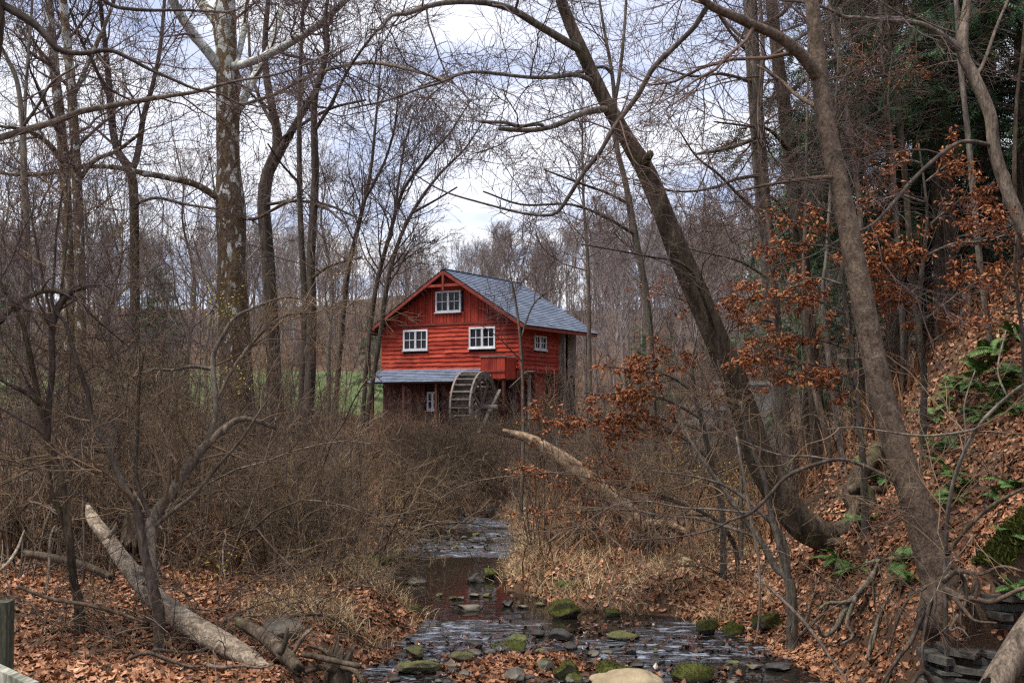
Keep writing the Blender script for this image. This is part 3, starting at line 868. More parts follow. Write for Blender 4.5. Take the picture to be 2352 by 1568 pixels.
# water wheel: two felloe rims, buckets between them, spokes and axle
WC = (-.95, -1.8, 2.18 - 1.40)
wheel = thing('water_wheel', 'weathered grey wooden water wheel standing in front of the red mill', 'water wheel', mill_world((WC[0], WC[1] - .1, WC[2] - 1.35)), -math.pi / 6)
wheel.scale = (1.0, 1.03, 1.03); wheel.rotation_euler = (0, 0, -math.radians(21))
def ring(x0, x1, r0, r1, k=40, seed=0):
    V, F = [], []
    for i in range(k):
        th = 2 * math.pi * i / k
        for x_, r_ in ((x0, r0), (x1, r0), (x1, r1), (x0, r1)):
            V.append((x_, r_ * math.cos(th), 1.35 + r_ * math.sin(th)))
    for i in range(k):
        a, c = i * 4, ((i + 1) % k) * 4
        for j in range(4): F.append([a + j, a + (j + 1) % 4, c + (j + 1) % 4, c + j])
    return _pd('rim', V, F)
HWD = .40
for xr in (-HWD, HWD):
    rim = ob('rim', ring(xr - .035, xr + .035, 1.10, 1.36), M['old_wood'], wheel)
    s_ = 1 if xr > 0 else -1
    for i in range(12):
        th = 2 * math.pi * i / 12 + .1
        a0 = np.array([xr + s_ * .05, 1.09 * math.cos(th), 1.35 + 1.09 * math.sin(th)])
        a1 = np.array([xr + s_ * .05, 1.35 * math.cos(th), 1.35 + 1.35 * math.sin(th)])
        ob('cleat', mk('cleat', *beam(a0, a1, .09, .03, up=(1, 0, 0)), smooth=False), M['red_siding'] if (i in (3, 4, 5) and xr < 0) else M['old_wood'], rim)
    for i in range(8):
        th = 2 * math.pi * i / 8 + .3
        ob('spoke', mk('spoke', *beam((xr * .75, .12 * math.cos(th), 1.35 + .12 * math.sin(th)), (xr * .93, 1.2 * math.cos(th), 1.35 + 1.2 * math.sin(th)), .11, .05, up=(1, 0, 0)), smooth=False), M['old_wood'], wheel)
for i in range(28):
    th = 2 * math.pi * i / 28
    d = np.array([0, math.cos(th), math.sin(th)]); tg = np.array([0, -math.sin(th), math.cos(th)])
    c0 = np.array([0, 0, 1.35]) + d * 1.12
    ob('bucket', mk('bucket', *beam(c0 + np.array([-HWD + .04, 0, 0]), c0 + np.array([HWD - .04, 0, 0]), .26, .035, up=unit(d * .9 + tg * .45)), smooth=False), M['old_wood'], wheel)
    c1 = np.array([0, 0, 1.35]) + d * 1.25
    ob('brace', mk('brace', *beam((.70, -1.9, -.1), (.70, .9, 2.0), .10, .12, up=(1, 0, 0)), smooth=False), M['old_wood'], wheel) if i == 0 else None
    ob('bucket_board', mk('bucket_board', *beam(c1 + np.array([-HWD + .04, 0, 0]), c1 + np.array([HWD - .04, 0, 0]), .04, .2, up=d), smooth=False), M['old_wood'], wheel)
V, F = trunk_mesh(smooth_path([[-.95, 0, 1.35, .11], [0, 0, 1.35, .12], [.95, 0, 1.35, .11]], n=8), 12, .03, np.random.default_rng(2))
ob('axle', mk('axle', V, F), M['old_wood'], wheel)
for xr in (-.75, .75):
    ob('stand', mk('stand', *join([beam((xr, -.5, -.15), (xr, -.06, 1.3), .12, .12, up=(1, 0, 0)), beam((xr, .5, -.15), (xr, .06, 1.3), .12, .12, up=(1, 0, 0)), beam((xr, -.35, 1.2), (xr, .35, 1.2), .12, .10)]), smooth=False), M['old_wood'], wheel)

# stepped grey masonry at the old dam, right of the mill
M['concrete'] = plain('concrete', (.29, .285, .28), .85, .45, 3, rel=.6)
dam = thing('dam_wall', 'pale grey stepped dam wall glimpsed between trunks right of the mill', 'wall', (0, 0, 0))
db = P(1700, 960, 27); dam.location = tuple(db)
for j, (x0, x1, y0, y1) in enumerate([(1655, 1790, 884, 945), (1640, 1722, 912, 975), (1600, 1662, 942, 1000), (1585, 1640, 975, 1030)]):
    a, c = P(x0, y1, 27 - j * .3) - db, P(x1, y0, 27 - j * .3) - db
    V, F = box(a[0], c[0], a[1], a[1] + .6 + j * .05, min(a[2] - .6, -.9), c[2])
    ob('block', mk('block', V, F, smooth=False), M['concrete'], dam)
    V, F = box(a[0] - .04, c[0] + .04, a[1] - .05, a[1] + .66 + j * .05, c[2] + .003, c[2] + .09)
    ob('coping', mk('coping', V, F, smooth=False), M['concrete'], dam)

# ------------------------------------------------------------------ the traced trees
def LV(n=40, s=1.0, rm=.003, up=.04, flat=0.0, ang=(35, 75), fine=1.0, wander=.16, lead=None):
    return [dict(n=n, length=(1.0 * s, 2.8 * s), K=8, ang=ang, wander=wander, up=up, rs=.42, rmin=rm * 2.4, sides=5, flat=flat, lead=lead),
            dict(n=int(n * 5.5), length=(.6 * s, 1.5 * s), K=7, ang=(30, 68), wander=wander, up=up * .8, rs=.6, rmin=rm * 1.6, sides=3, flat=flat),
            dict(n=int(n * 26 * fine), length=(.35 * s, .9 * s), K=4, ang=(28, 65), wander=.16, up=up * .6, rs=.65, rmin=rm * 1.15, flat=flat),
            dict(n=int(n * 42 * fine), length=(.18 * s, .5 * s), K=3, ang=(28, 60), wander=.15, up=up * .5, rs=.7, rmin=rm, flat=flat)]

# great sycamore
tree('sycamore_tree', 'massive sycamore with flaking brown and white bark, thickest trunk left of the mill',
     [(548, 1060, 92), (545, 900, 86), (540, 760, 80), (535, 640, 76), (533, 540, 74), (530, 480, 78), (525, 380, 60), (522, 250, 60), (520, 120, 56), (518, 0, 50), (516, -90, 44)], 25, 'bark_sycamore',
     [([(505, 175, 26), (480, 130, 24), (440, 75, 23), (405, 20, 22), (380, -40, 18)], (25, 24), 'bark_white'),
      ([(510, 80, 30), (490, 40, 26), (465, 10, 24), (440, -30, 20)], (25, 26)),
      ([(550, 155, 22), (600, 138, 20), (660, 105, 19), (730, 60, 17), (790, 5, 14), (840, -40, 10)], (25, 22), 'bark_white'),
      ([(548, 290, 18), (568, 240, 20), (590, 180, 20), (620, 120, 17), (640, 50, 14), (660, -30, 10)], (25, 28), 'bark_white'),
      ([(553, 130, 12), (562, 70, 14), (566, 0, 13), (568, -60, 10)], (25, 27), 'bark_white'),
      ([(500, 475, 24), (470, 452, 19), (430, 425, 16), (380, 411, 14), (320, 398, 13), (250, 384, 11), (180, 385, 10), (100, 400, 9), (20, 400, 8), (-60, 380, 6)], (25, 22), 'bark_sycamore'),
      ([(560, 245, 7), (600, 235, 8), (650, 215, 8), (720, 175, 8), (800, 150, 9), (870, 145, 9), (960, 165, 7), (1040, 190, 5)], (25, 19), 'bark_tan'),
      ([(566, 500, 12), (600, 505, 8), (650, 470, 6), (700, 455, 5)], (25, 24))],
     levels=LV(34, 1.2, .0042, .05), seed=11, rough=.07, knobs=8, extend=5, sides=22, twig_from=.5)
# pale sycamores further left
tree('sycamore_tree', 'slimmer mottled sycamore, left one of the pair at the picture\'s left side',
     [(170, 1080, 30), (160, 800, 29), (155, 560, 29), (148, 400, 28), (138, 280, 26), (125, 150, 24), (112, 0, 22), (105, -60, 20)], 23, 'bark_sycamore',
     [([(145, 380, 14), (110, 330, 12), (60, 300, 9), (0, 290, 7)], (23, 21)), ([(128, 180, 12), (90, 120, 10), (40, 60, 8)], (23, 24))],
     levels=LV(26, 1.1, .004, .06), seed=12, knobs=3, sides=16, twig_from=.3)
tree('sycamore_tree', 'slimmer mottled sycamore, right one of the pair at the picture\'s left side',
     [(198, 1090, 28), (190, 960, 28), (186, 780, 27), (184, 600, 27), (178, 450, 26), (170, 300, 25), (160, 160, 24), (148, 40, 22), (142, -60, 20)], 22, 'bark_sycamore',
     [([(176, 420, 13), (215, 370, 11), (270, 345, 9), (330, 300, 7)], (22, 20)), ([(165, 230, 12), (200, 150, 11), (240, 60, 9), (270, -20, 7)], (22, 23))],
     levels=LV(26, 1.1, .004, .06), seed=13, knobs=3, sides=16, twig_from=.3)
tree('forked_tree', 'dark twisted tree forking halfway up between the slim sycamores and the great one',
     [(318, 1010, 26), (312, 800, 25), (310, 600, 24), (308, 470, 24), (300, 395, 24), (270, 345, 20), (255, 270, 18), (250, 190, 16), (240, 90, 13), (228, -20, 10)], 24, 'bark_plum',
     [([(303, 400, 16), (318, 350, 15), (330, 270, 13), (350, 200, 11), (368, 110, 9), (378, 0, 8), (382, -60, 6)], (24, 25)),
      ([(310, 470, 8), (360, 455, 7), (430, 470, 6), (500, 480, 5)], (24, 22)),
      ([(252, 230, 9), (225, 170, 8), (190, 100, 7), (160, 20, 6)], (24, 23))],
     levels=LV(30, 1.0, .004, .10, ang=(25, 60)), seed=14, twig_from=.35)
tree('slender_tree', 'slender bent tree closest to the picture\'s left edge behind the brush',
     [(60, 1090, 22), (62, 900, 22), (58, 700, 21), (60, 540, 20), (56, 400, 18), (52, 290, 15), (40, 190, 12), (15, 130, 10), (-20, 60, 8)], 19, 'bark_grey',
     [([(56, 290, 8), (90, 240, 7), (120, 190, 6), (180, 150, 5)], (19, 18)), ([(54, 330, 9), (60, 200, 8), (70, 60, 7), (78, -40, 5)], (19, 20))],
     levels=LV(30, 1.0, .0035, .08), seed=15, twig_from=.4)
tree('forked_tree', 'dark grey forked tree just right of the great sycamore',
     [(632, 1010, 46), (628, 850, 40), (622, 700, 36), (612, 560, 34), (606, 470, 34), (615, 400, 32), (638, 330, 26), (626, 250, 22), (612, 170, 18), (610, 80, 15), (618, -20, 12)], 28, 'bark_plum',
     [([(625, 410, 22), (660, 330, 19), (700, 255, 16), (735, 190, 13), (750, 120, 11), (745, 50, 9), (760, -30, 7)], (28, 27)),
      ([(612, 300, 9), (590, 230, 8), (575, 160, 7), (570, 60, 6)], (28, 29)),
      ([(640, 330, 10), (690, 290, 8), (760, 250, 7), (840, 230, 5)], (28, 25)),
      ([(620, 470, 8), (680, 462, 7), (750, 470, 6), (820, 500, 5)], (28, 25))],
     levels=LV(34, 1.15, .0045, .08), seed=16, twig_from=.4)
tree('slender_tree', 'slim straight dark trunk, left of two parallel stems before the mill',
     [(688, 1030, 20), (696, 860, 18), (700, 700, 17), (692, 540, 15), (688, 420, 14), (688, 250, 12), (692, 100, 10), (698, -20, 8)], 24, 'bark_plum',
     [([(690, 420, 6), (650, 380, 5), (615, 330, 4)], (24, 23))], levels=LV(24, 1.0, .004, .08), seed=17, twig_from=.45)
tree('slender_tree', 'slim straight dark trunk, right of two parallel stems before the mill',
     [(704, 1010, 30), (712, 860, 28), (716, 720, 25), (714, 600, 23), (718, 520, 22), (724, 400, 20), (721, 270, 18), (728, 200, 15), (752, 110, 12), (748, 40, 9), (758, -40, 7)], 22, 'bark_plum',
     [([(722, 300, 9), (760, 240, 8), (800, 160, 7), (850, 90, 6), (900, 30, 5)], (22, 21)), ([(716, 470, 8), (750, 480, 6), (800, 520, 5)], (22, 21)),
      ([(716, 640, 7), (760, 610, 6), (830, 590, 5)], (22, 20))], levels=LV(32, 1.0, .0038, .07), seed=18, twig_from=.4)
# leaning clump between those and the mill
tree('leaning_sapling', 'leaning sapling fanning rightward into the sky, left of its clump by the mill',
     [(770, 940, 14), (785, 760, 14), (800, 620, 13), (828, 500, 11), (850, 400, 9), (862, 290, 7), (870, 200, 5)], 32, 'bark_plum',
     [([(838, 460, 7), (880, 380, 6), (905, 300, 5), (915, 220, 4)], (32, 31))], levels=LV(26, 1.2, .005, .10, ang=(22, 50)), seed=19, twig_from=.3, extend=2)
tree('leaning_sapling', 'leaning sapling fanning rightward into the sky, middle of its clump by the mill',
     [(835, 940, 12), (850, 760, 12), (868, 640, 12), (895, 540, 11), (925, 440, 9), (975, 370, 7), (1030, 310, 5)], 33, 'bark_plum',
     [([(905, 500, 7), (915, 420, 6), (930, 330, 5), (950, 260, 4)], (33, 34))], levels=LV(26, 1.2, .005, .10, ang=(22, 50)), seed=20, twig_from=.3, extend=1.5)
tree('leaning_sapling', 'leaning sapling fanning rightward into the sky, nearest the mill gable of its clump',
     [(845, 950, 12), (872, 780, 12), (890, 650, 12), (918, 550, 10), (958, 470, 9), (1010, 400, 7), (1065, 345, 5)], 31, 'bark_plum',
     [([(945, 490, 7), (1000, 460, 5), (1050, 430, 4)], (31, 30))], levels=LV(24, 1.1, .005, .10, ang=(22, 50)), seed=21, twig_from=.3, extend=1.2)
# slim trees near the mill front
tree('thin_sapling', 'thin straight sapling standing before the mill\'s right side wall',
     [(1196, 1190, 11), (1200, 1090, 10), (1202, 984, 9), (1199, 834, 8), (1190, 732, 7), (1176, 650, 5), (1165, 590, 3)], 21, 'bark_tan',
     [([(1195, 780, 4), (1225, 700, 4), (1270, 660, 3)], (21, 21)), ([(1198, 830, 3), (1150, 780, 3), (1110, 750, 2)], (21, 20))],
     levels=LV(14, .55, .0028, .08, fine=.5), seed=22, extend=0, twig_from=.4)
tree('thin_sapling', 'thin pale sapling beyond the far end of the mill roof',
     [(1356, 1000, 13), (1354, 850, 12), (1352, 700, 11), (1349, 582, 9), (1340, 450, 7), (1338, 330, 5)], 40, 'bark_tan', levels=LV(22, 1.6, .007, .06), seed=23, extend=2, twig_from=.3)
tree('slender_tree', 'slender grey tree behind the leaning mossy trunk, forking into two upright stems',
     [(1500, 1000, 22), (1495, 820, 20), (1484, 680, 19), (1462, 560, 18), (1448, 480, 17), (1434, 410, 15), (1415, 330, 14), (1412, 240, 13), (1405, 165, 10), (1388, 70, 8), (1374, -20, 6)], 26, 'bark_grey',
     [([(1416, 235, 9), (1428, 140, 8), (1436, 40, 7), (1440, -40, 5)], (26, 26)),
      ([(1410, 170, 9), (1385, 155, 8), (1320, 170, 8), (1230, 178, 7), (1130, 168, 6), (1060, 170, 5), (960, 200, 4)], (26, 22)),
      ([(1450, 470, 9), (1400, 445, 7), (1330, 420, 6), (1250, 390, 4)], (26, 24)),
      ([(1456, 540, 8), (1390, 500, 7), (1310, 470, 6), (1200, 470, 5), (1110, 440, 4)], (26, 23))],
     levels=LV(36, 1.2, .0042, .03), seed=24, twig_from=.35)
# the leaning mossy tree
tree('leaning_tree', 'long leaning mossy trunk crossing the picture from the right bank to the sky',
     [(2060, 1250, 60), (2010, 1240, 70), (1960, 1226, 82), (1905, 1232, 92), (1850, 1205, 96), (1800, 1150, 92), (1745, 1050, 86), (1702, 920, 80), (1655, 800, 76), (1592, 655, 72), (1540, 530, 66), (1512, 455, 62), (1478, 380, 58), (1430, 300, 48),
      (1385, 220, 44), (1345, 135, 41), (1312, 60, 37), (1285, -10, 33), (1262, -80, 28)], (12.2, 11.4), 'bark_dark',
     [([(1335, 120, 22), (1300, 100, 20), (1232, 58, 18), (1178, 25, 17), (1124, 9, 15), (1052, 5, 13), (987, 14, 12), (936, 32, 10), (900, 36, 8), (872, 68, 7), (850, 67, 5)], (11.5, 9.5), 'bark_grey'),
      ([(1368, 190, 12), (1323, 170, 12), (1264, 176, 10), (1206, 176, 9), (1124, 167, 8), (1066, 167, 7), (1010, 190, 6), (962, 204, 6), (890, 230, 5), (800, 250, 4)], (11.5, 9.8), 'bark_grey'),
      ([(1395, 245, 18), (1372, 248, 16), (1340, 256, 14), (1304, 274, 13), (1261, 292, 12), (1214, 299, 11), (1170, 297, 11), (1146, 295, 9)], (11.6, 10.4), 'bark_grey'),
      ([(1258, 290, 8), (1242, 283, 8), (1196, 289, 8), (1160, 281, 9), (1130, 281, 8), (1106, 279, 9)], (10.9, 10.3), 'bark_grey'),
      ([(1482, 374, 16), (1490, 362, 20), (1494, 352, 18)], (11.6, 11.3)),
      ([(1660, 780, 10), (1600, 640, 8), (1560, 600, 6), (1500, 590, 5), (1420, 575, 4), (1330, 560, 3)], (11.7, 10.5), 'bark_plum')],
     levels=LV(30, .85, .0026, .02, flat=.3), seed=25, rough=.10, knobs=5, flare=.0, sides=22, slim=.74, rooted=False, extend=2.5, twig_from=.55)
# big right trunk with its long limb
T12, T12_path, _ = tree('maple_tree', 'big smooth brown trunk leaning left on the right bank above the rock ledge',
     [(2166, 1345, 128), (2148, 1295, 116), (2112, 1180, 102), (2062, 1030, 90), (2020, 880, 80), (1987, 720, 76), (1956, 560, 70), (1926, 420, 66), (1898, 290, 62), (1880, 150, 54), (1866, 20, 48), (1856, -70, 44)], (8.7, 9.0), 'bark_brown',
     [([(1880, 170, 36), (1850, 130, 30), (1810, 95, 27), (1770, 72, 25), (1720, 52, 24), (1670, 30, 22), (1630, 12, 20), (1600, -15, 18), (1560, -50, 14)], (8.9, 8.4)),
      ([(1634, 18, 13), (1615, 45, 12), (1600, 68, 12), (1550, 115, 12), (1502, 162, 12), (1466, 223, 12), (1412, 295, 11), (1376, 356, 10), (1340, 400, 10), (1289, 479, 9), (1261, 495, 8), (1200, 490, 6), (1120, 470, 5), (1020, 440, 4), (950, 400, 3)], (8.5, 8.8), 'bark_plum'),
      ([(1925, 258, 16), (1895, 245, 12), (1860, 232, 11), (1830, 215, 9), (1790, 180, 7), (1740, 150, 5)], (9, 9.6)),
      ([(1950, 400, 12), (1890, 405, 9), (1820, 415, 8), (1760, 425, 7), (1690, 440, 4)], (8.8, 8.6)),
      ([(2063, 1150, 12), (2020, 1116, 10), (1966, 1081, 9), (1912, 1063, 9), (1840, 1080, 9), (1797, 1101, 9), (1761, 1141, 8), (1721, 1180, 8), (1678, 1195, 6), (1635, 1216, 5), (1552, 1234, 4), (1460, 1240, 3)], (8.6, 8.9), 'bark_plum'),
      ([(1722, 1180, 6), (1640, 1170, 5), (1560, 1165, 4), (1480, 1150, 3), (1400, 1160, 2)], (8.85, 9.2), 'bark_grey'),
      ([(1912, 1063, 6), (1860, 1050, 5), (1790, 1045, 4), (1700, 1010, 3)], (8.8, 9.0), 'bark_grey')],
     levels=LV(17, .8, .0022, .0, flat=.45), seed=26, twig_mat='twig_red', rough=.05, knobs=4, flare=.25, sides=24, slim=.69, extend=3, twig_from=.6)
# two trunks between
tree('tall_tree', 'tall grey vine wrapped trunk, left of the two close trunks right of the leaning tree',
     [(1832, 1190, 46), (1812, 1060, 44), (1792, 930, 42), (1775, 740, 42), (1762, 580, 41), (1750, 440, 40), (1738, 280, 38), (1728, 120, 37), (1722, 0, 36), (1718, -80, 34)], 16, 'bark_grey',
     [([(1800, 1000, 14), (1775, 760, 15), (1770, 560, 15), (1748, 380, 14), (1745, 250, 12), (1752, 120, 11), (1745, 0, 9), (1742, -60, 7)], (15.8, 15.8), 'bark_tan'),
      ([(1738, 310, 12), (1700, 330, 10), (1650, 345, 9), (1610, 352, 7), (1595, 355, 5)], (16, 15)),
      ([(1730, 190, 9), (1660, 170, 7), (1590, 175, 6), (1500, 150, 4)], (16, 14.5)),
      ([(1745, 400, 9), (1690, 410, 8), (1640, 430, 7), (1560, 440, 5), (1460, 420, 3)], (16, 14)),
      ([(1755, 500, 8), (1690, 440, 7), (1650, 400, 7), (1600, 360, 5), (1560, 300, 4)], (16, 15)),
      ([(1770, 640, 7), (1700, 600, 6), (1620, 580, 5), (1540, 560, 3)], (16, 14))],
     levels=LV(36, 1.0, .003, .0, flat=.5, ang=(55, 90)), seed=27, twig_mat='twig_red', sides=18, twig_from=.3)
tree('tall_tree', 'tall dark furrowed trunk, right of the two close trunks right of the leaning tree',
     [(1884, 1080, 38), (1872, 900, 38), (1852, 700, 37), (1838, 550, 37), (1822, 410, 36), (1806, 280, 35), (1790, 160, 33), (1776, 40, 31), (1768, -60, 30)], 17, 'bark_dark',
     [([(1815, 350, 10), (1770, 300, 8), (1720, 290, 6), (1640, 280, 4)], (17, 15)), ([(1800, 230, 10), (1845, 190, 9), (1880, 160, 8), (1900, 90, 6)], (17, 18)),
      ([(1795, 190, 9), (1740, 140, 8), (1690, 90, 7), (1640, 20, 5)], (17, 16)), ([(1835, 540, 8), (1790, 470, 7), (1740, 430, 5)], (17, 16))],
     levels=LV(30, 1.0, .003, .02, flat=.4, ang=(50, 88)), seed=28, twig_mat='twig_red', sides=16, twig_from=.3)
# crooked tree at the right edge
tree('crooked_tree', 'crooked light brown tree bending twice at the picture\'s upper right edge',
     [(2470, 830, 52), (2410, 660, 46), (2352, 530, 40), (2310, 430, 38), (2283, 340, 36), (2274, 265, 36), (2240, 185, 36), (2212, 125, 34), (2214, 60, 28), (2222, 0, 26), (2226, -70, 24)], (10.6, 11), 'bark_tan',
     [([(2206, 128, 18), (2164, 90, 15), (2110, 58, 13), (2038, 50, 11), (1970, 42, 9), (1938, 40, 9), (1894, 18, 7), (1840, 5, 6), (1790, 2, 5)], (11, 10), 'bark_grey'),
      ([(1938, 40, 8), (1890, 62, 8), (1840, 92, 8), (1790, 122, 7), (1754, 144, 6), (1747, 190, 5), (1741, 260, 5), (1745, 320, 4)], (10.2, 9.8), 'bark_plum'),
      ([(2285, 345, 11), (2240, 333, 10), (2200, 335, 10), (2146, 371, 10), (2092, 421, 9), (2056, 464, 9), (2002, 518, 7), (1940, 545, 5), (1860, 590, 4), (1780, 610, 3)], (10.9, 9.6), 'bark_plum'),
      ([(2240, 185, 9), (2262, 140, 8), (2290, 60, 7), (2320, -10, 6)], (11, 11.5)),
      ([(2110, 58, 7), (2070, 35, 6), (2030, 10, 5), (1990, -20, 4)], (10.6, 10.6), 'bark_grey')],
     levels=LV(22, .9, .0026, .0, flat=.4), seed=29, sides=18, twig_from=.35, extend=3, slim=.78)
for k, (pts, Y, mt, lab) in enumerate([
    ([(1995, 900, 15), (1982, 640, 15), (1972, 450, 14), (1955, 320, 13), (1935, 180, 12), (1915, 80, 11), (1905, -40, 9)], 15, 'bark_tan', 'slim pale stem directly right of the big brown trunk\'s upper part'),
    ([(2075, 800, 15), (2062, 560, 15), (2050, 400, 14), (2036, 250, 13), (2025, 120, 12), (2020, -40, 10)], 17, 'bark_grey', 'slim grey stem rising before the dark hemlock, left of a second'),
    ([(2110, 780, 17), (2090, 560, 17), (2078, 400, 16), (2062, 250, 15), (2045, 110, 14), (2030, -40, 12)], 16, 'bark_dark', 'slim dark stem rising before the dark hemlock, right of a second'),
    ([(2270, 760, 16), (2250, 600, 16), (2236, 450, 16), (2222, 300, 15), (2206, 150, 14), (2196, 0, 13), (2190, -60, 11)], 13, 'bark_grey', 'slim straight stem crossing behind the crooked tree at upper right'),
    ([(1900, 1010, 18), (1880, 930, 18), (1862, 840, 16), (1850, 740, 14), (1846, 620, 12), (1850, 480, 9)], 15, 'bark_tan', 'slim pale trunk with bright lower bark right of the two close trunks'),
    ([(1938, 1080, 17), (1918, 930, 16), (1900, 797, 15), (1890, 680, 12), (1900, 560, 10)], 14, 'bark_grey', 'slim grey trunk just left of the big brown trunk\'s middle'),
    ([(2345, 760, 14), (2340, 600, 14), (2330, 420, 12), (2335, 240, 10), (2350, 100, 8)], 14, 'bark_dark', 'slim dark stem against the hemlock at the far upper right corner')]):
    tree('slim_tree', lab, pts, Y, mt, levels=LV(11, .9, .003, .0, flat=.35, fine=.8), seed=40 + k, twig_mat='twig_red' if k % 2 else 'twig', twig_from=.3, extend=3)
# branches reaching in from a tree just outside the picture at the upper left
tree('overhanging_tree', 'dark trunk cut by the upper left corner, sending long branches over the left side',
     [(-130, 1250, 90), (-110, 900, 80), (-90, 600, 72), (-60, 350, 64), (-25, 150, 52), (-12, 60, 46), (-5, -60, 40)], (9, 8.6), 'bark_dark',
     [([(5, 5, 22), (22, 11, 20), (60, 35, 18), (90, 58, 17), (115, 85, 16), (137, 112, 15), (165, 120, 13), (198, 122, 12), (252, 115, 10), (300, 135, 9), (342, 158, 8), (396, 182, 7), (450, 205, 6), (504, 216, 5), (562, 245, 4)], (8.6, 8.9), 'bark_plum'),
      ([(-70, 345, 20), (0, 319, 17), (54, 302, 16), (126, 281, 15), (180, 259, 14), (252, 245, 13), (324, 232, 12), (396, 220, 10), (450, 212, 9), (504, 196, 7), (558, 184, 6), (640, 170, 5), (720, 140, 4), (800, 100, 3)], (8.6, 9.6), 'bark_tan'),
      ([(200, 122, 8), (215, 150, 7), (230, 180, 7), (260, 210, 6), (310, 235, 4)], (8.8, 9), 'bark_plum'),
      ([(-40, -30, 16), (60, -25, 12), (160, -15, 10), (235, 0, 10), (255, 15, 9), (330, 24, 8), (420, 24, 6), (520, 30, 4)], (8.6, 9.0), 'bark_plum')],
     levels=LV(22, .7, .0022, .02), seed=60, twig_from=.7, extend=2.5, twig_mat='twig_red')

# ------------------------------------------------------------------ foreground stems on the left bank
tree('multistem_shrub', 'many stemmed grey shrub tree rising behind the pale fallen log',
     [(366, 1418, 30), (350, 1346, 27), (332, 1274, 24), (322, 1202, 20), (310, 1155, 18), (288, 1123, 17), (266, 1074, 16), (248, 1031, 15), (212, 963, 14), (202, 905, 12), (184, 851, 12), (166, 793, 11), (151, 743, 10), (130, 718, 9), (119, 689, 8), (124, 635, 7), (130, 527, 6), (145, 430, 4)],
     (9.1, 9.2), 'bark_plum',
     [([(358, 1330, 26), (350, 1256, 26), (358, 1184, 25), (389, 1141, 24), (407, 1112, 24), (450, 1051, 23), (480, 1015, 20), (511, 988, 17), (551, 962, 13), (594, 968, 10), (634, 984, 8)], (9.6, 10.2), 'bark_tan'),
      ([(352, 1230, 11), (396, 1184, 10), (450, 1137, 9), (504, 1069, 8), (554, 1011, 7), (600, 940, 5), (650, 870, 3)], (9.6, 9.2), 'bark_tan'),
      ([(480, 1015, 14), (497, 940, 13), (490, 851, 12), (493, 808, 11), (515, 765, 9), (540, 729, 8), (594, 703, 7), (659, 682, 5), (720, 696, 3)], (10, 10.4), 'bark_grey'),
      ([(497, 925, 8), (533, 851, 8), (594, 772, 7), (655, 725, 6), (724, 718, 4), (790, 690, 3)], (10.1, 10.5), 'bark_tan'),
      ([(322, 1200, 10), (300, 1100, 9), (310, 1000, 8), (318, 880, 7), (330, 800, 6), (318, 900, 3)], (9.5, 9.8)),
      ([(493, 850, 9), (440, 842, 8), (400, 850, 7), (330, 855, 6), (310, 930, 4)], (10.2, 9.8), 'bark_grey')],
     levels=LV(44, .6, .0020, .02, fine=.9), seed=61, cat='shrub', extend=0, twig_mat='twig_brush', twig_from=.15, part='stem')
tree('multistem_shrub', 'dark branching shrub tree with a broken stub at the left edge',
     [(182, 1396, 26), (168, 1328, 22), (158, 1220, 20), (144, 1112, 20), (119, 1040, 20), (106, 1000, 19), (94, 941, 15), (72, 833, 14), (59, 772, 13), (47, 729, 12), (22, 685, 11), (0, 646, 10), (-40, 580, 8)], (9.4, 9.0), 'bark_dark',
     [([(104, 1010, 16), (108, 941, 15), (119, 851, 14), (119, 761, 15), (133, 707, 17), (162, 671, 17), (192, 650, 16)], (9.2, 9.2), 'bark_plum'),
      ([(-10, 745, 13), (0, 739, 13), (36, 700, 13), (90, 671, 12), (144, 671, 11), (185, 695, 8), (216, 729, 6), (300, 800, 3)], (9.0, 9.4), 'bark_dark', True),
      ([(170, 1345, 18), (150, 1206, 16), (118, 1130, 14), (108, 1040, 12)], (9.4, 9.3)),
      ([(94, 935, 8), (60, 905, 7), (30, 890, 6), (0, 872, 5)], (9.1, 8.8)),
      ([(119, 760, 8), (112, 700, 7), (95, 620, 6), (80, 540, 5), (60, 430, 4)], (9.2, 9.5)),
      ([(119, 690, 7), (140, 600, 6), (150, 520, 5), (160, 400, 4), (165, 300, 3)], (9.2, 9.4))],
     levels=LV(40, .6, .0020, .03, fine=.9), seed=62, cat='shrub', extend=0, twig_mat='twig', twig_from=.25, part='stem')
tree('thin_sapling', 'thin upright stem in the brush between the slim sycamores and the many stemmed shrub',
     [(272, 1060, 13), (266, 960, 12), (266, 887, 12), (252, 779, 11), (234, 689, 9), (215, 620, 7), (200, 560, 6), (196, 470, 4)], 14, 'bark_grey', levels=LV(30, .7, .003, .05), seed=63, extend=0, twig_from=.1, twig_mat='twig_brush')
# right bank shrub and hanging dead sticks
tree('multistem_shrub', 'grey three stemmed shrub on the right bank below the leaning tree',
     [(1816, 1348, 26), (1782, 1303, 19), (1743, 1234, 16), (1707, 1191, 14), (1660, 1120, 11), (1610, 1050, 9), (1570, 980, 7), (1545, 900, 5)], (10.8, 11.2), 'bark_grey',
     [([(1812, 1338, 18), (1795, 1270, 15), (1770, 1180, 13), (1755, 1100, 11), (1720, 1010, 8), (1700, 920, 6)], (10.8, 10.6)),
      ([(1814, 1340, 14), (1800, 1240, 12), (1760, 1190, 10), (1690, 1130, 8), (1620, 1100, 6), (1500, 1080, 4)], (10.8, 10.9)),
      ([(1740, 1230, 9), (1690, 1215, 8), (1600, 1190, 6), (1500, 1180, 5), (1400, 1150, 3)], (11, 11.2))],
     levels=LV(14, .6, .0022, .0, flat=.3), seed=64, cat='shrub', extend=0, twig_mat='twig_brush', twig_from=.3, part='stem')
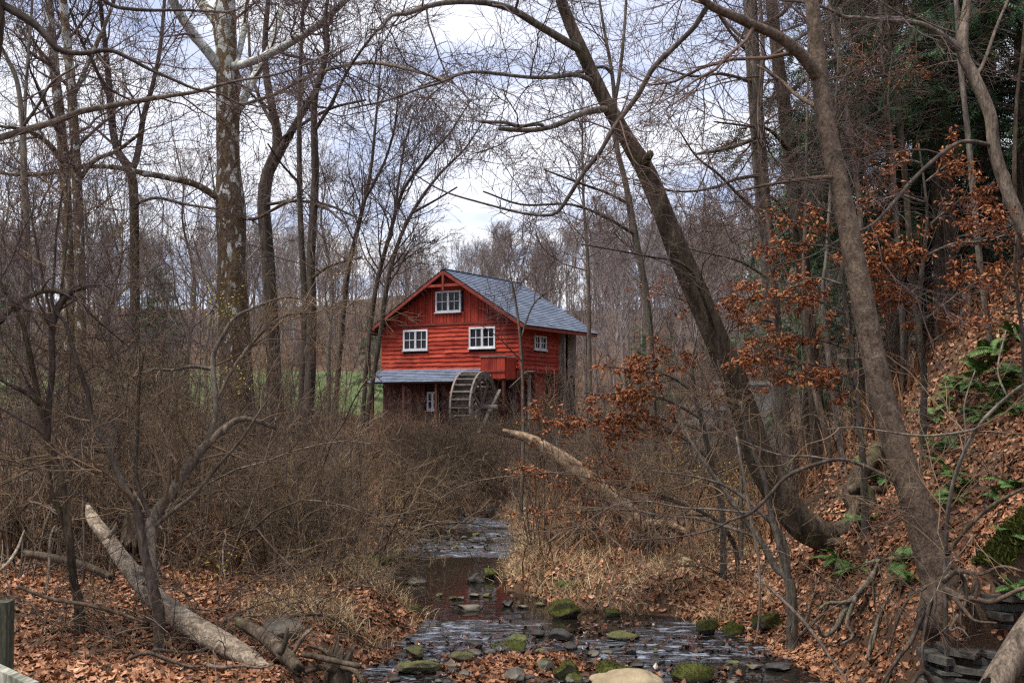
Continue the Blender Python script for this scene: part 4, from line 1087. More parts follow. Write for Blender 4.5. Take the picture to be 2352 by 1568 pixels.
tree('bare_sapling', 'thin grey sapling arching from the rock ledge to the picture\'s right edge',
     [(2171, 1350, 12), (2173, 1260, 11), (2177, 1177, 11), (2191, 1101, 10), (2218, 1031, 10), (2254, 970, 10), (2308, 916, 9), (2352, 883, 8), (2420, 850, 6)], (8.3, 7.9), 'bark_grey',
     [([(2246, 978, 7), (2200, 990, 6), (2128, 999, 6), (2070, 995, 5), (2020, 988, 4), (1960, 980, 3), (1900, 985, 2)], (8, 8)),
      ([(2200, 1085, 5), (2220, 1010, 5), (2215, 930, 4), (2240, 850, 3)], (8.1, 8.3)), ([(2308, 916, 5), (2290, 850, 4), (2310, 760, 3)], (8, 8.3))],
     levels=LV(9, .55, .0018, .0, flat=.3, fine=.6), seed=65, extend=0, twig_mat='twig_brush', twig_from=.3)

# ------------------------------------------------------------------ copies
def dup(root, loc, rotz, scale, label=None, group=None):
    r = root.copy(); COL.objects.link(r)
    r.location = loc; r.rotation_euler = (0, 0, rotz); r.scale = scale
    if label: r["label"] = label
    if group: r["group"] = group
    for ch in root.children:
        c = ch.copy(); COL.objects.link(c); c.parent = r
    return r

def proto_tree(name, seed, H, r0, n1, s, rm, trunk_mat, twig_mat, up=.12, ang=(30, 60), fine=1.0, lean=.03, crown0=.25):
    rng = np.random.default_rng(seed)
    k = 9
    pts = np.zeros((k, 4)); z = np.linspace(0, H, k)
    pts[:, 2] = z - .3
    w = np.cumsum(rng.normal(size=(k, 2)) * H * lean, 0) * (z / H)[:, None]
    pts[:, :2] = w - w[0]
    pts[:, 3] = r0 * (1 - .85 * (z / H) ** .8)
    path = smooth_path(pts, n=26)
    t = thing(name, 'x', 'tree')
    V, F = trunk_mesh(path, 8, .06, rng, 2, .3)
    ob('trunk', mk('trunk', V, F), M[trunk_mat], t)
    lv = [dict(n=n1, length=(.22 * H * s, .48 * H * s), K=8, ang=ang, wander=.10, up=up, rs=.5, rmin=rm * 2.5, sides=4, tmin=.05),
          dict(n=n1 * 7, length=(.09 * H * s, .22 * H * s), K=6, ang=(25, 58), wander=.12, up=up, rs=.6, rmin=rm * 1.6, sides=3),
          dict(n=int(n1 * 40 * fine), length=(.04 * H * s, .11 * H * s), K=5, ang=(25, 58), wander=.14, up=up * .6, rs=.65, rmin=rm * 1.1),
          dict(n=int(n1 * 70 * fine), length=(.02 * H * s, .055 * H * s), K=3, ang=(25, 58), wander=.14, up=up * .5, rs=.7, rmin=rm)]
    m = int(len(path) * crown0)
    bt = twiggery(rng, [path[m:]], lv)
    o = ob('crown', tube_mesh('crown', bt, (0, 0, 0)), M[twig_mat], t); o["kind"] = "stuff"
    return t

rnd = random.Random(5)
def where(x):
    for lim, w in ((-5, 'cut by the left edge'), (100, 'by the left edge'), (215, 'behind the slim sycamore pair'), (350, 'around the dark forked tree'), (470, 'just left of the great sycamore'), (600, 'at the great sycamore'),
                   (690, 'behind the dark grey forked tree'), (760, 'around the two parallel dark stems'), (870, 'at the leaning sapling clump'), (1000, 'below the mill\'s left corner'), (1150, 'below the mill front and wheel'),
                   (1300, 'below the mill\'s right side'), (1440, 'just right of the mill'), (1560, 'left of the leaning mossy trunk'), (1680, 'behind the leaning mossy trunk'), (1800, 'by the two close tall trunks'),
                   (1900, 'right of the two close tall trunks'), (2030, 'behind the big brown trunk'), (2200, 'right of the big brown trunk')):
        if x < lim: return w
    return 'at the right edge'
# bare trees on the valley floor, between the brush and the hill
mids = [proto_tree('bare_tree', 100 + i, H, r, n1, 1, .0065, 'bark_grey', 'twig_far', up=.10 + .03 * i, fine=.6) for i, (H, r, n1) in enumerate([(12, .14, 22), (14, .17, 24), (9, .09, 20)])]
mid_spots = [(60, 32), (150, 38), (255, 36), (420, 40), (590, 38), (760, 52), (20, 46), (480, 56),
             (1490, 46), (1600, 36), (1650, 48), (1760, 40), (1850, 34), (1960, 28), (2120, 26), (-40, 28)]
used = [False] * 3
for x_, Y_ in mid_spots:
    i = rnd.randrange(3)
    X_ = (x_ - 1176) / FPX * Y_ + rnd.uniform(-.2, .2)
    loc = (X_, Y_, float(height(X_, Y_)))
    s_ = min(rnd.uniform(.75, 1.05), (EYE + (931 - (330 if x_ < 1000 or x_ > 1700 else 470)) / FPX * Y_ - loc[2]) / (12, 14, 9)[i])
    lab = 'bare tree in the brush ' + where(x_) + (', nearer one' if Y_ < 37 else ', further one')
    grp = 'bare trees left of the mill' if x_ < 1000 else 'bare trees right of the mill'
    if not used[i]:
        used[i] = True; o = mids[i]; o.location = loc; o.rotation_euler = (0, 0, rnd.uniform(0, 6.28)); o.scale = (s_, s_, s_)
        o["label"] = lab; o["group"] = grp
    else: dup(mids[i], loc, rnd.uniform(0, 6.28), (s_, s_, s_), lab, grp)

# far woods on the hill
def ridge(x): return float(np.interp(x, [0, 400, 800, 950, 1060, 1150, 1400, 1700, 2352], [520, 530, 550, 568, 575, 545, 520, 480, 460]))
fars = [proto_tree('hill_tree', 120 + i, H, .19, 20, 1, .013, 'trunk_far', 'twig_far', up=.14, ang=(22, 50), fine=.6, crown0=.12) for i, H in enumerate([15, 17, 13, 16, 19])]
used = [False] * 5
cnt = 0
for k in range(900):
    if cnt >= 290: break
    Y_ = 62 + 150 * rnd.random() ** .8
    x_ = rnd.uniform(-120, 2470)
    if x_ < 860 and Y_ < 86: continue
    if 860 <= x_ < 1400 and Y_ < 72: continue
    X_ = (x_ - 1176) / FPX * Y_
    loc = (X_, Y_, float(height(X_, Y_)))
    i = rnd.randrange(5); s_ = min(rnd.uniform(.75, 1.1), (EYE + (931 - ridge(x_) - rnd.uniform(-12, 45)) / FPX * Y_ - loc[2]) / (15, 17, 13, 16, 19)[i])
    if s_ < .2: continue
    lab = ('tall' if s_ * (15, 17, 13, 16, 19)[i] > 13 else 'low') + ' bare tree on the wooded hill seen ' + where(x_)
    if not used[i]:
        used[i] = True; o = fars[i]; o.location = loc; o.scale = (s_, s_, s_); o["label"] = lab; o["group"] = 'bare trees of the hillside wood'
    else: dup(fars[i], loc, rnd.uniform(0, 6.28), (s_, s_, s_ * rnd.uniform(.9, 1.1)), lab, 'bare trees of the hillside wood')
    cnt += 1

# ------------------------------------------------------------------ brush: arching bare shrubs
def proto_shrub(seed, H, nst, rm=.0030, arch=.0, spread=.5, dens=1.0, mat='twig_brush'):
    rng = np.random.default_rng(seed)
    t = thing('bare_shrub', 'x', 'shrub')
    n = nst
    a = rng.uniform(0, 6.28, n); q = rng.uniform(0, .35, n)
    p0 = np.stack([np.cos(a) * q, np.sin(a) * q, np.full(n, -.1)], 1)
    d = unit(np.stack([np.cos(a) * spread * rng.uniform(.2, 1, n), np.sin(a) * spread * rng.uniform(.2, 1, n), np.ones(n)], 1))
    K = 10; ln = H * rng.uniform(.55, 1.15, n)
    Q = np.empty((n, K, 3)); Q[:, 0] = p0
    for j in range(1, K):
        d = unit(d + rng.normal(size=(n, 3)) * .13 + np.array([0, 0, -arch * (j / K)]))
        Q[:, j] = Q[:, j - 1] + d * (ln / (K - 1))[:, None]
    r0 = rng.uniform(.005, .012, n)
    w = np.linspace(0, 1, K)[None]
    R = r0[:, None] * (1 - w) + rm * w
    b0 = (Q, R, 4)
    Q1, R1 = spawn(rng, Q, R, int(n * 6 * dens), (.25 * H, .6 * H), 7, (20, 60), .2, .02 - arch * .3, .6, rm * 1.3, .1)
    Q2, R2 = spawn(rng, Q1, R1, int(n * 15 * dens), (.10 * H, .28 * H), 5, (25, 65), .2, .0, .7, rm, .1)
    Q3, R3 = spawn(rng, Q2, R2, int(n * 12 * dens), (.05 * H, .14 * H), 3, (25, 65), .2, .0, .7, rm, .1)
    V, F = tubes(*b0)
    o = ob('stems', mk('stems', V, F), M['bark_plum'], t); o["kind"] = "stuff"
    o = ob('twigs', tube_mesh('twigs', [(Q1, R1, 3), (Q2, R2, 3), (Q3, R3, 3)], (0, 0, 0)), M[mat], t); o["kind"] = "stuff"
    return t
shr = [proto_shrub(200, 2.4, 20, .0030, .05, .45), proto_shrub(201, 2.0, 22, .0026, .22, .8), proto_shrub(202, 3.0, 16, .0032, .03, .4),
       proto_shrub(203, 1.5, 24, .0024, .25, .9), proto_shrub(204, 2.2, 18, .003, .12, .6, mat='twig_red')]
def proto_canes(seed, H, n, mat, stem, rm=.003):
    """see-through clump of upright thin saplings"""
    rng = np.random.default_rng(seed)
    t = thing('bare_shrub', 'x', 'shrub')
    a = rng.uniform(0, 6.28, n); q = rng.uniform(.1, 1.0, n) ** .5 * .9
    K = 11; d = unit(np.stack([rng.normal(size=n) * .12, rng.normal(size=n) * .12, np.ones(n)], 1)); ln = H * rng.uniform(.5, 1.12, n)
    Q = np.empty((n, K, 3)); Q[:, 0] = np.stack([np.cos(a) * q, np.sin(a) * q, np.full(n, -.15)], 1)
    for j in range(1, K):
        d = unit(d + rng.normal(size=(n, 3)) * .085 + np.array([0, 0, .04])); Q[:, j] = Q[:, j - 1] + d * (ln / (K - 1))[:, None]
    w = np.linspace(0, 1, K)[None]; R = rng.uniform(.007, .016, n)[:, None] * (1 - w) + rm * w
    V, F = tubes(Q, R, 5)
    o = ob('stems', mk('stems', V, F), M[stem], t); o["kind"] = "stuff"
    Q1, R1 = spawn(rng, Q, R, n * 11, (.3, 1.0), 7, (25, 65), .15, .03, .5, rm * 1.2, .12)
    Q2, R2 = spawn(rng, Q1, R1, n * 30, (.12, .45), 5, (25, 60), .16, .03, .7, rm, .1)
    o = ob('twigs', tube_mesh('twigs', [(Q1, R1, 3), (Q2, R2, 3)], (0, 0, 0)), M[mat], t); o["kind"] = "stuff"
    return t
shr += [proto_canes(230, 3.0, 11, 'twig_red', 'bark_grey'), proto_canes(231, 2.6, 14, 'twig_brush', 'bark_tan'), proto_canes(232, 3.4, 9, 'twig', 'bark_plum')]
used = [False] * 8
def put_shrub(i, X_, Y_, s_, sz, lab, grp):
    loc = (X_, Y_, float(height(X_, Y_)))
    if not used[i]:
        used[i] = True; o = shr[i]; o.location = loc; o.rotation_euler = (0, 0, rnd.uniform(0, 6.28)); o.scale = (s_, s_, sz); o["label"] = lab; o["group"] = grp
    else: dup(shr[i], loc, rnd.uniform(0, 6.28), (s_, s_, sz), lab, grp)
def zone(n, x0, x1, Y0, Y1, top, lab, grp, kinds=(0, 1, 2, 3, 4), bank=.35, big=(.75, 1.2)):
    """n shrubs across the picture columns x0..x1 at depths Y0..Y1, none reaching above the row top(x)"""
    done = tries = 0
    while done < n and tries < n * 12:
        tries += 1
        Y_ = Y0 + (Y1 - Y0) * rnd.random(); x_ = rnd.uniform(x0, x1)
        X_ = (x_ - 1176) / FPX * Y_
        if x_ < 75 and Y_ > 15: continue
        if stream_l(Y_) - bank < X_ < stream_r(Y_) + bank: continue
        g = float(height(X_, Y_))
        room = EYE + (931 - top(x_)) / FPX * Y_ - g
        i = rnd.choice(kinds); H = (2.4, 1.7, 3.0, 1.2, 2.1, 3.2, 2.8, 3.6)[i]
        s_ = min(rnd.uniform(*big), room / H)
        if s_ < .35: continue
        form = ('upright', 'arching', 'tall upright', 'low arching', 'reddish', 'see-through', 'pale stemmed', 'dark stemmed')[i]
        put_shrub(i, X_, Y_, max(s_, .6), s_, form + ' bare shrub ' + where(x_).replace('the ', '') + ', ' + lab, grp); done += 1

zone(7, -60, 700, 12.5, 20, lambda x: 800 if x < 620 else 860, 'front of the thicket', 'thicket left of the stream')
zone(15, -60, 720, 12.0, 20, lambda x: 620, 'front of the thicket', 'thicket left of the stream', kinds=(5, 6, 7))
zone(5, 100, 860, 19, 32, lambda x: 820 if x < 700 else 900, 'deep in the thicket', 'thicket left of the stream')
zone(24, -60, 840, 18, 34, lambda x: 600 if x < 700 else 780, 'deep in the thicket', 'thicket left of the stream', kinds=(5, 6, 7), big=(.9, 1.6))
zone(8, 560, 960, 12.5, 17.5, lambda x: 980 if x < 850 else 1100, 'beside the stream', 'thicket left of the stream', bank=.7)
zone(6, 600, 900, 13, 18, lambda x: 900, 'beside the stream', 'thicket left of the stream', bank=.7, kinds=(5, 6, 7))
zone(6, 640, 1020, 16, 30, lambda x: 950 if x > 860 else 910, 'above the stream bend', 'thicket left of the stream')
zone(5, 905, 1045, 18.5, 24, lambda x: 1005, 'overhanging the stream', 'brush below the mill', bank=.05, kinds=(1, 3, 0))
for k, (X_, Y_, i_) in enumerate([(-2.1, 25.2, 0), (-1.6, 25.6, 4), (-1.2, 26.2, 1), (-.85, 26.0, 0), (-1.8, 21.2, 1), (-1.9, 23.0, 3)]):
    put_shrub(i_, X_, Y_, .8, .62, ('upright', 'reddish', 'arching', 'slim upright', 'low spreading', 'low')[k] + ' bare shrub closing the stream corridor at its bend', 'brush below the mill')
zone(8, 880, 1330, 24.4, 29, lambda x: 955, 'before the stream bend', 'brush below the mill', bank=.0)
zone(6, 950, 1190, 25.5, 32, lambda x: 955, 'below the water wheel', 'brush below the mill', bank=-.2, kinds=(0, 4, 2))
zone(7, 860, 1330, 28, 40, lambda x: 940, 'in the low brush', 'brush below the mill', bank=.1)
zone(14, 870, 1330, 24, 40, lambda x: 890, 'in the low brush', 'brush below the mill', bank=.1, kinds=(5, 6, 7))
zone(9, 1210, 1760, 15, 30, lambda x: 930 if x > 1400 else 980, 'front of the right thicket', 'thicket right of the stream')
zone(14, 1230, 1800, 14, 30, lambda x: 800, 'front of the right thicket', 'thicket right of the stream', kinds=(5, 6, 7))
zone(14, 1380, 2000, 22, 44, lambda x: 640, 'deep in the right thicket', 'thicket right of the stream', kinds=(5, 6, 7), big=(.9, 1.6))
zone(8, 1250, 1900, 30, 60, lambda x: 720, 'far back in the right thicket', 'thicket right of the stream')
zone(3, 1900, 2200, 13, 20, lambda x: 420, 'on the steep bank', 'shrubs on the steep bank', kinds=(5, 6, 7))

# thin foreground brambles: few long pale arching canes
def bramble(seed, n=9, H=1.15):
    rng = np.random.default_rng(seed)
    t = thing('bramble', 'x', 'bramble')
    a = rng.uniform(0, 6.28, n)
    d = unit(np.stack([np.cos(a) * .8, np.sin(a) * .8, np.ones(n) * 1.1], 1)); K = 12; ln = H * rng.uniform(.7, 1.5, n)
    Q = np.empty((n, K, 3)); Q[:, 0] = np.stack([np.cos(a) * .1, np.sin(a) * .1, np.full(n, -.08)], 1)
    for j in range(1, K):
        d = unit(d + rng.normal(size=(n, 3)) * .14 + np.array([0, 0, -.16])); Q[:, j] = Q[:, j - 1] + d * (ln / (K - 1))[:, None]
    for i in range(n):
        V, F = tubes(Q[i:i + 1], np.linspace(.0060, .0026, K)[None], 5)
        ob('cane', mk('cane', V, F), M['bark_tan' if i % 2 else 'bark_plum'], t)
    R = np.repeat(np.linspace(.0060, .0026, K)[None], n, 0)
    Q1, R1 = spawn(rng, Q, R, n * 10, (.15, .55), 6, (30, 70), .2, -.02, .6, .0026, .15)
    Q2, R2 = spawn(rng, Q1, R1, n * 20, (.06, .25), 4, (30, 70), .2, .0, .6, .0022, .1)
    o = ob('twigs', tube_mesh('twigs', [(Q1, R1, 3), (Q2, R2, 3)], (0, 0, 0)), M['twig_brush'], t); o["kind"] = "stuff"
    return t
BR = [bramble(250 + i) for i in range(3)]
used = [False] * 3
for x_, y_, lab in [(60, 1480, 'nearest the railing'), (150, 1440, 'below the left edge shrub'), (260, 1450, 'left of the pale fallen trunk'), (330, 1500, 'below the pale fallen trunk'), (430, 1480, 'against the pale fallen trunk\'s middle'), (520, 1530, 'against the pale fallen trunk\'s butt'),
                    (480, 1390, 'behind the pale fallen trunk'), (600, 1390, 'left of the pale bank boulder'), (720, 1420, 'right of the pale bank boulder'), (760, 1360, 'on the left grassy bank'), (850, 1330, 'at the pool\'s left bank'), (700, 1330, 'at the thicket\'s foot'),
                    (640, 1330, 'at the thicket\'s foot behind the pale boulder'), (560, 1330, 'in shade behind the pale fallen trunk'), (240, 1330, 'behind the upper pale fallen trunk'), (100, 1300, 'at the left edge before the thicket'),
                    (1260, 1280, 'at the grass bank\'s left end'), (1400, 1260, 'on the right grass bank'), (1520, 1250, 'below the peeled dead trunk'), (1620, 1290, 'left of the three stemmed shrub'), (1700, 1330, 'before the three stemmed shrub'),
                    (1880, 1400, 'on the root bank'), (2000, 1380, 'left of the big brown trunk\'s roots'), (2230, 1290, 'right of the big brown trunk\'s foot'), (2300, 1080, 'on the slope at the right edge'), (1330, 1210, 'before the peeled dead trunk')]:
    g = G(x_, y_); i = rnd.randrange(3); s_ = rnd.uniform(.7, 1.15); lab = 'thin arching bramble ' + lab
    if not used[i]:
        used[i] = True; o = BR[i]; o.location = tuple(g); o.scale = (s_, s_, s_); o["label"] = lab; o["group"] = 'brambles on the banks'
    else: dup(BR[i], tuple(g), rnd.uniform(0, 6.28), (s_, s_, s_), lab, 'brambles on the banks')

for x_, y_, lab in [(40, 1290, 'left edge'), (140, 1265, 'slim sycamore pair'), (230, 1275, 'dark forked tree'), (390, 1280, 'pale fallen trunk'), (450, 1255, 'great sycamore'), (520, 1290, 'great sycamore, nearer one'), (590, 1262, 'dark grey forked tree'), (660, 1285, 'two parallel stems'),
                    (730, 1262, 'two parallel stems, right one'), (800, 1285, 'leaning sapling clump'), (1330, 1240, 'peeled dead trunk'), (1450, 1262, 'peeled dead trunk\'s foot'), (1560, 1240, 'leaning mossy trunk')]:
    g = G(x_, y_); s_ = rnd.uniform(1.8, 2.7)
    dup(BR[rnd.randrange(3)], tuple(g), rnd.uniform(0, 6.28), (s_, s_, s_), 'big tangle of long arching canes in the thicket by the ' + lab, 'cane tangles in the thicket')
# the wood thickens into one mass up the hill: trunks and boughs too far to tell apart
hg = np.random.default_rng(8)
nt = 470
Yh = 72 + 140 * hg.random(nt); xh = hg.uniform(-150, 2500, nt)
ok_ = ~((xh < 870) & (Yh < 88)) & ~((xh >= 870) & (xh < 1400) & (Yh < 80))
Yh, xh = Yh[ok_], xh[ok_]; nt = len(Yh)
Xh = (xh - 1176) / FPX * Yh; Zh = height(Xh, Yh); Hh = np.minimum(hg.uniform(5, 13, nt), np.array([EYE + (931 - ridge(a) - 10) / FPX * c - e for a, c, e in zip(xh, Yh, Zh)]))
kp = Hh > 1.5; Yh, xh, Xh, Zh, Hh = Yh[kp], xh[kp], Xh[kp], Zh[kp], Hh[kp]; nt = len(Yh)
tt_ = np.linspace(0, 1, 6)
Pk = np.stack([Xh[:, None] + np.cumsum(hg.normal(size=(nt, 6)) * .12, 1), Yh[:, None] + np.zeros((nt, 6)), Zh[:, None] - .3 + Hh[:, None] * tt_[None]], 2)
Rk = hg.uniform(.04, .09, nt)[:, None] * (1 - .8 * tt_[None])
B1, R1 = spawn(hg, Pk, Rk, nt * 9, (1.5, 4.0), 5, (25, 55), .12, .12, .5, .022, .2)
B2, R2 = spawn(hg, B1, R1, nt * 20, (.6, 2.2), 4, (25, 55), .14, .10, .6, .014, .1)
nb = 950                                             # undergrowth between the trunks
Yb = 84 + 70 * hg.random(nb); xb = np.where(hg.random(nb) < .6, hg.uniform(-100, 900, nb), hg.uniform(900, 2200, nb)); Xb = (xb - 1176) / FPX * Yb
pb = np.stack([Xb, Yb, height(Xb, Yb) - .2], 1)
Sb = np.stack([pb, pb + np.array([0, 0, .25])], 1)
C1, S1 = spawn(hg, Sb, np.full((nb, 2), .03), nb * 5, (1.4, 3.8), 4, (5, 45), .14, .08, 1.0, .016, 0)
C2, S2 = spawn(hg, C1, S1, nb * 7, (.6, 1.6), 3, (25, 55), .14, .06, .7, .012, .15)
V, F = join([tubes(Pk, Rk, 4), tubes(B1, R1, 3), tubes(B2, R2, 3), tubes(C1, S1, 3), tubes(C2, S2, 3)])
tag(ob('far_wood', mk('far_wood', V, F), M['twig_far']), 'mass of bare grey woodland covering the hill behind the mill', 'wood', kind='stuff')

# ------------------------------------------------------------------ scatter of small flat shapes
def fan_template(radii, cup=.25, fold=.3, seed=0):
    """a lobed leaf as a fan round its middle, one unit across"""
    k = len(radii)
    th = np.linspace(0, 2 * math.pi, k, endpoint=False)
    V = np.zeros((k + 1, 3))
    V[1:, 0] = np.cos(th) * radii * .5; V[1:, 1] = np.sin(th) * radii * .5
    r2 = V[:, 0] ** 2 + V[:, 1] ** 2
    rr = np.random.default_rng(seed)
    V[:, 2] = cup * r2 * 1.6 + fold * np.abs(V[:, 1]) * .5
    V[1:, 2] += rr.uniform(-.07, .07, k)
    i = np.arange(k)
    F = np.stack([np.zeros(k, int), 1 + i, 1 + (i + 1) % k], 1)
    return V, F
MAPLE = [fan_template(np.array([1.15, .5, 1.0, .45, .9, .4, .45, .5, .9, .45, 1.0, .5][:12]), .4, .35, 1),
         fan_template(np.array([1.1, .62, .95, .55, .75, .5, .75, .55, .95, .62]), -.5, .45, 2),
         fan_template(np.array([1.2, .7, .5, .6, .8, .6, .5, .7]), .7, .2, 3),
         fan_template(np.array([1.0, .6, .8, .5, .6, .7, .55]), -.8, .5, 4)]

def rot_from_normal(N, rng, tilt):
    """random frames whose third axis is the ground normal, tipped"""
    n = len(N)
    z = unit(N + rng.normal(size=(n, 3)) * tilt)
    a = unit(np.cross(z, rng.normal(size=(n, 3))))
    b_ = np.cross(z, a)
    return np.stack([a, b_, z], 2)

def normals(x, y, e=.05):
    hx = (height(x + e, y) - height(x - e, y)) / (2 * e); hy = (height(x, y + e) - height(x, y - e)) / (2 * e)
    return unit(np.stack([-hx, -hy, np.ones_like(hx)], 1))

def scatter(tmpl, pos, R, size, tint, spread=.0):
    """instances of one template joined; returns V, F, tint"""
    T, F = tmpl
    n, k = len(pos), len(T)
    S = size[:, None, None] * T[None]
    V = pos[:, None, :] + np.einsum('nij,nkj->nki', R, S)
    FF = (F[None] + (np.arange(n) * k)[:, None, None]).reshape(-1, F.shape[1])
    return V.reshape(-1, 3), FF, np.repeat(tint, k)

def litter_points(rng, n, x0, x1, y0, y1, keep):
    x, y = rng.uniform(x0, x1, n), rng.uniform(y0, y1, n)
    k = keep(x, y)
    return x[k], y[k]

def in_view(x, y, pad=1.1):
    return (np.abs(x) < y * .452 * pad + .3)

rng = np.random.default_rng(77)
def on_land(x, y): return (x < stream_l(y) - .02) | (x > stream_r(y) + .02)
sets = []
def add_set(n, x0, x1, y0, y1, keep, size, tb, tilt=.32, mat='leaf_litter', lift=.012):
    x, y = litter_points(rng, n, x0, x1, y0, y1, lambda a, c: in_view(a, c) & keep(a, c))
    z = height(x, y) + rng.uniform(.0, lift, len(x))
    patch = fbm(x, y, 2.2, 12) * .14 + fbm(x, y, .8, 31) * .16
    t = np.clip(rng.beta(2.2, 2.0, len(x)) * .85 + tb + patch, 0, 1)
    sets.append((np.stack([x, y, z], 1), normals(x, y), rng.uniform(size[0], size[1], len(x)), t, tilt, mat))
add_set(27000, -6.5, -.9, 6.8, 13, lambda x, y: x < stream_l(y) - .0, (.048, .095), .02)
add_set(6000, -9, -.9, 13, 19, lambda x, y: x < stream_l(y) - .0, (.055, .10), -.04)
add_set(34000, 1.8, 7, 6.5, 13, lambda x, y: x > stream_r(y) - .05, (.048, .095), .0)
add_set(24000, -.3, 9, 12.0, 19, lambda x, y: x > stream_r(y) + .02, (.055, .10), .04)
add_set(5000, -6, 12, 19, 30, on_land, (.09, .16), .0)
add_set(9000, -1.4, 1.9, 8.8, 11.4, lambda x, y: (x > stream_l(y)) & (x < stream_r(y)) & (height(x, y) > .012), (.055, .10), .0, .4)
# leaves stranded on the bar and floating in the shallows
def stranded(x, y):
    b_ = .8 * np.exp(-((x - .1) / 1.15) ** 2 - ((y - 10.2) / 1.0) ** 2) + .6 * sstep(.2, .6, fbm(x, y, 2.3, 21)) * (y < 12.3) + .35 * sstep(.35, .6, fbm(x, y * 1.6, 1.9, 15)) * (y > 17.4)
    return (x > stream_l(y)) & (x < stream_r(y)) & (rng.random(len(x)) < b_) & ((y < 12.4) | (y > 17.4))
x, y = litter_points(rng, 16000, -2, 3, 8.6, 24, lambda a, c: in_view(a, c) & stranded(a, c))
z = np.maximum(height(x, y), water_z(y) + .004) + rng.uniform(0, .02, len(x))
sets.append((np.stack([x, y, z], 1), np.tile([[0, 0, 1.0]], (len(x), 1)), rng.uniform(.05, .10, len(x)), np.clip(rng.beta(1.6, 2.2, len(x)) + .05 * fbm(x, y, 3, 2), 0, 1), .35, 'leaf_wet'))
pos = np.concatenate([s[0] for s in sets]); nor = np.concatenate([s[1] for s in sets]); siz = np.concatenate([s[2] for s in sets])
tin = np.concatenate([s[3] for s in sets]); wet = np.concatenate([np.full(len(s[0]), s[5] == 'leaf_wet') for s in sets])
R_ = rot_from_normal(nor, rng, .42)
kind = np.where(pos[:, 1] > 12, rng.integers(2, 4, len(pos)), rng.integers(0, 4, len(pos)))
# the three hundred that show largest are pieces of their own
vis = np.where((pos[:, 1] > 7.4) & ~wet & (np.abs(pos[:, 0]) < pos[:, 1] * .44), siz / pos[:, 1], 0)
screen_y = 931 + (EYE - pos[:, 2]) / pos[:, 1] * FPX
vis = np.where(screen_y < 1560, vis, 0)
big = np.zeros(len(pos), bool); big[np.argsort(-vis)[:300]] = True
leaf_me = {}
from mathutils import Matrix
for i in np.where(big)[0]:
    key = (int(kind[i]), int(round(tin[i] * 7)))
    if key not in leaf_me:
        T, F = MAPLE[key[0]]
        leaf_me[key] = mk('leaf', T, F, smooth=False, tint=np.full(len(T), key[1] / 7))
    o = ob('leaf', leaf_me[key], M['leaf_litter'], ground)
    m4 = Matrix([[*(R_[i][r] * siz[i]), pos[i][r]] for r in range(3)] + [[0, 0, 0, 1]])
    o.matrix_local = m4
for nm, par, msk, mt in (('leaf_litter', None, ~wet & ~big, 'leaf_litter'), ('wet_leaves', None, wet, 'leaf_wet')):
    Vs, Fs, ts, c = [], [], [], 0
    for k in range(4):
        q = np.where(msk & (kind == k))[0]
        V, F, t = scatter(MAPLE[k], pos[q], R_[q], siz[q], tin[q])
        Vs.append(V); Fs.append(F + c); ts.append(t); c += len(V)
    o = ob(nm, mk(nm, np.concatenate(Vs), np.concatenate(Fs), smooth=False, tint=np.concatenate(ts)), M[mt])
    tag(o, 'fallen brown leaves carpeting both banks of the stream' if nm == 'leaf_litter' else 'wet dark leaves stranded among the stream stones and riffles', 'leaves', kind='stuff')

# ------------------------------------------------------------------ dry grass
def blade_template(bend, k=4, w=.035):
    V, F = [], []
    for i in range(k + 1):
        t = i / k
        x_ = bend * t ** 2 * .7; z_ = t * (1 - .35 * bend * t)
        ww = w * (1 - t) ** .6
        V += [(x_, -ww / 2, z_), (x_, ww / 2, z_)]
    for i in range(k): F.append([2 * i, 2 * i + 1, 2 * i + 3, 2 * i + 2])
    return np.array(V), np.array(F)
BL = [blade_template(b_, 3, .03) for b_ in (.4, .9, 1.3)]
def upright(rng, n, lean):
    z = unit(np.array([[0, 0, 1.0]]) + rng.normal(size=(n, 3)) * lean)
    a = unit(np.cross(z, rng.normal(size=(n, 3)))); return np.stack([a, np.cross(z, a), z], 2)
def blades(name, label, pts, size, tb, lean, mat, cat='grass'):
    n = len(pts); kd = rng.integers(0, 3, n); R = upright(rng, n, lean); sz = rng.uniform(*size, n)
    t = np.clip(rng.beta(2, 2, n) + tb, 0, 1)
    Vs, Fs, ts, c = [], [], [], 0
    for k in range(3):
        q = np.where(kd == k)[0]
        V, F, tt = scatter(BL[k], pts[q], R[q], sz[q], t[q]); Vs.append(V); Fs.append(F + c); ts.append(tt); c += len(V)
    o = ob(name, mk(name, np.concatenate(Vs), np.concatenate(Fs), tint=np.concatenate(ts)), M[mat])
    tag(o, label, cat, kind='stuff'); return o
def tufted(n_t, per, x0, x1, y0, y1, keep, rad=.09):
    x, y = litter_points(rng, n_t, x0, x1, y0, y1, lambda a, c: in_view(a, c) & keep(a, c))
    x = np.repeat(x, per) + rng.normal(size=len(x) * per) * rad; y = np.repeat(y, per) + rng.normal(size=len(y) * per) * rad
    return np.stack([x, y, height(x, y) - .01], 1)
g1 = tufted(1700, 9, -.4, 4.0, 12.1, 20, lambda x, y: (x > stream_r(y) + .03) & (x < np.interp(y, _FY, _FX) + .1) & (fbm(x, y, 1.6, 40) > -.25))
g1b = tufted(900, 14, -.4, 2.4, 12.0, 18, lambda x, y: (x > stream_r(y) + .0) & (x < stream_r(y) + .35))
g2 = tufted(1300, 10, -3.0, -.8, 10.4, 16, lambda x, y: (x < stream_l(y) - .02) & (x > stream_l(y) - 1.3) & (fbm(x, y, 1.6, 41) > -.2))
g3 = tufted(1500, 10, -2.6, 1.2, 18, 30, lambda x, y: on_land(x, y) & (x > stream_l(y) - 1.2) & (x < stream_r(y) + 1.0))
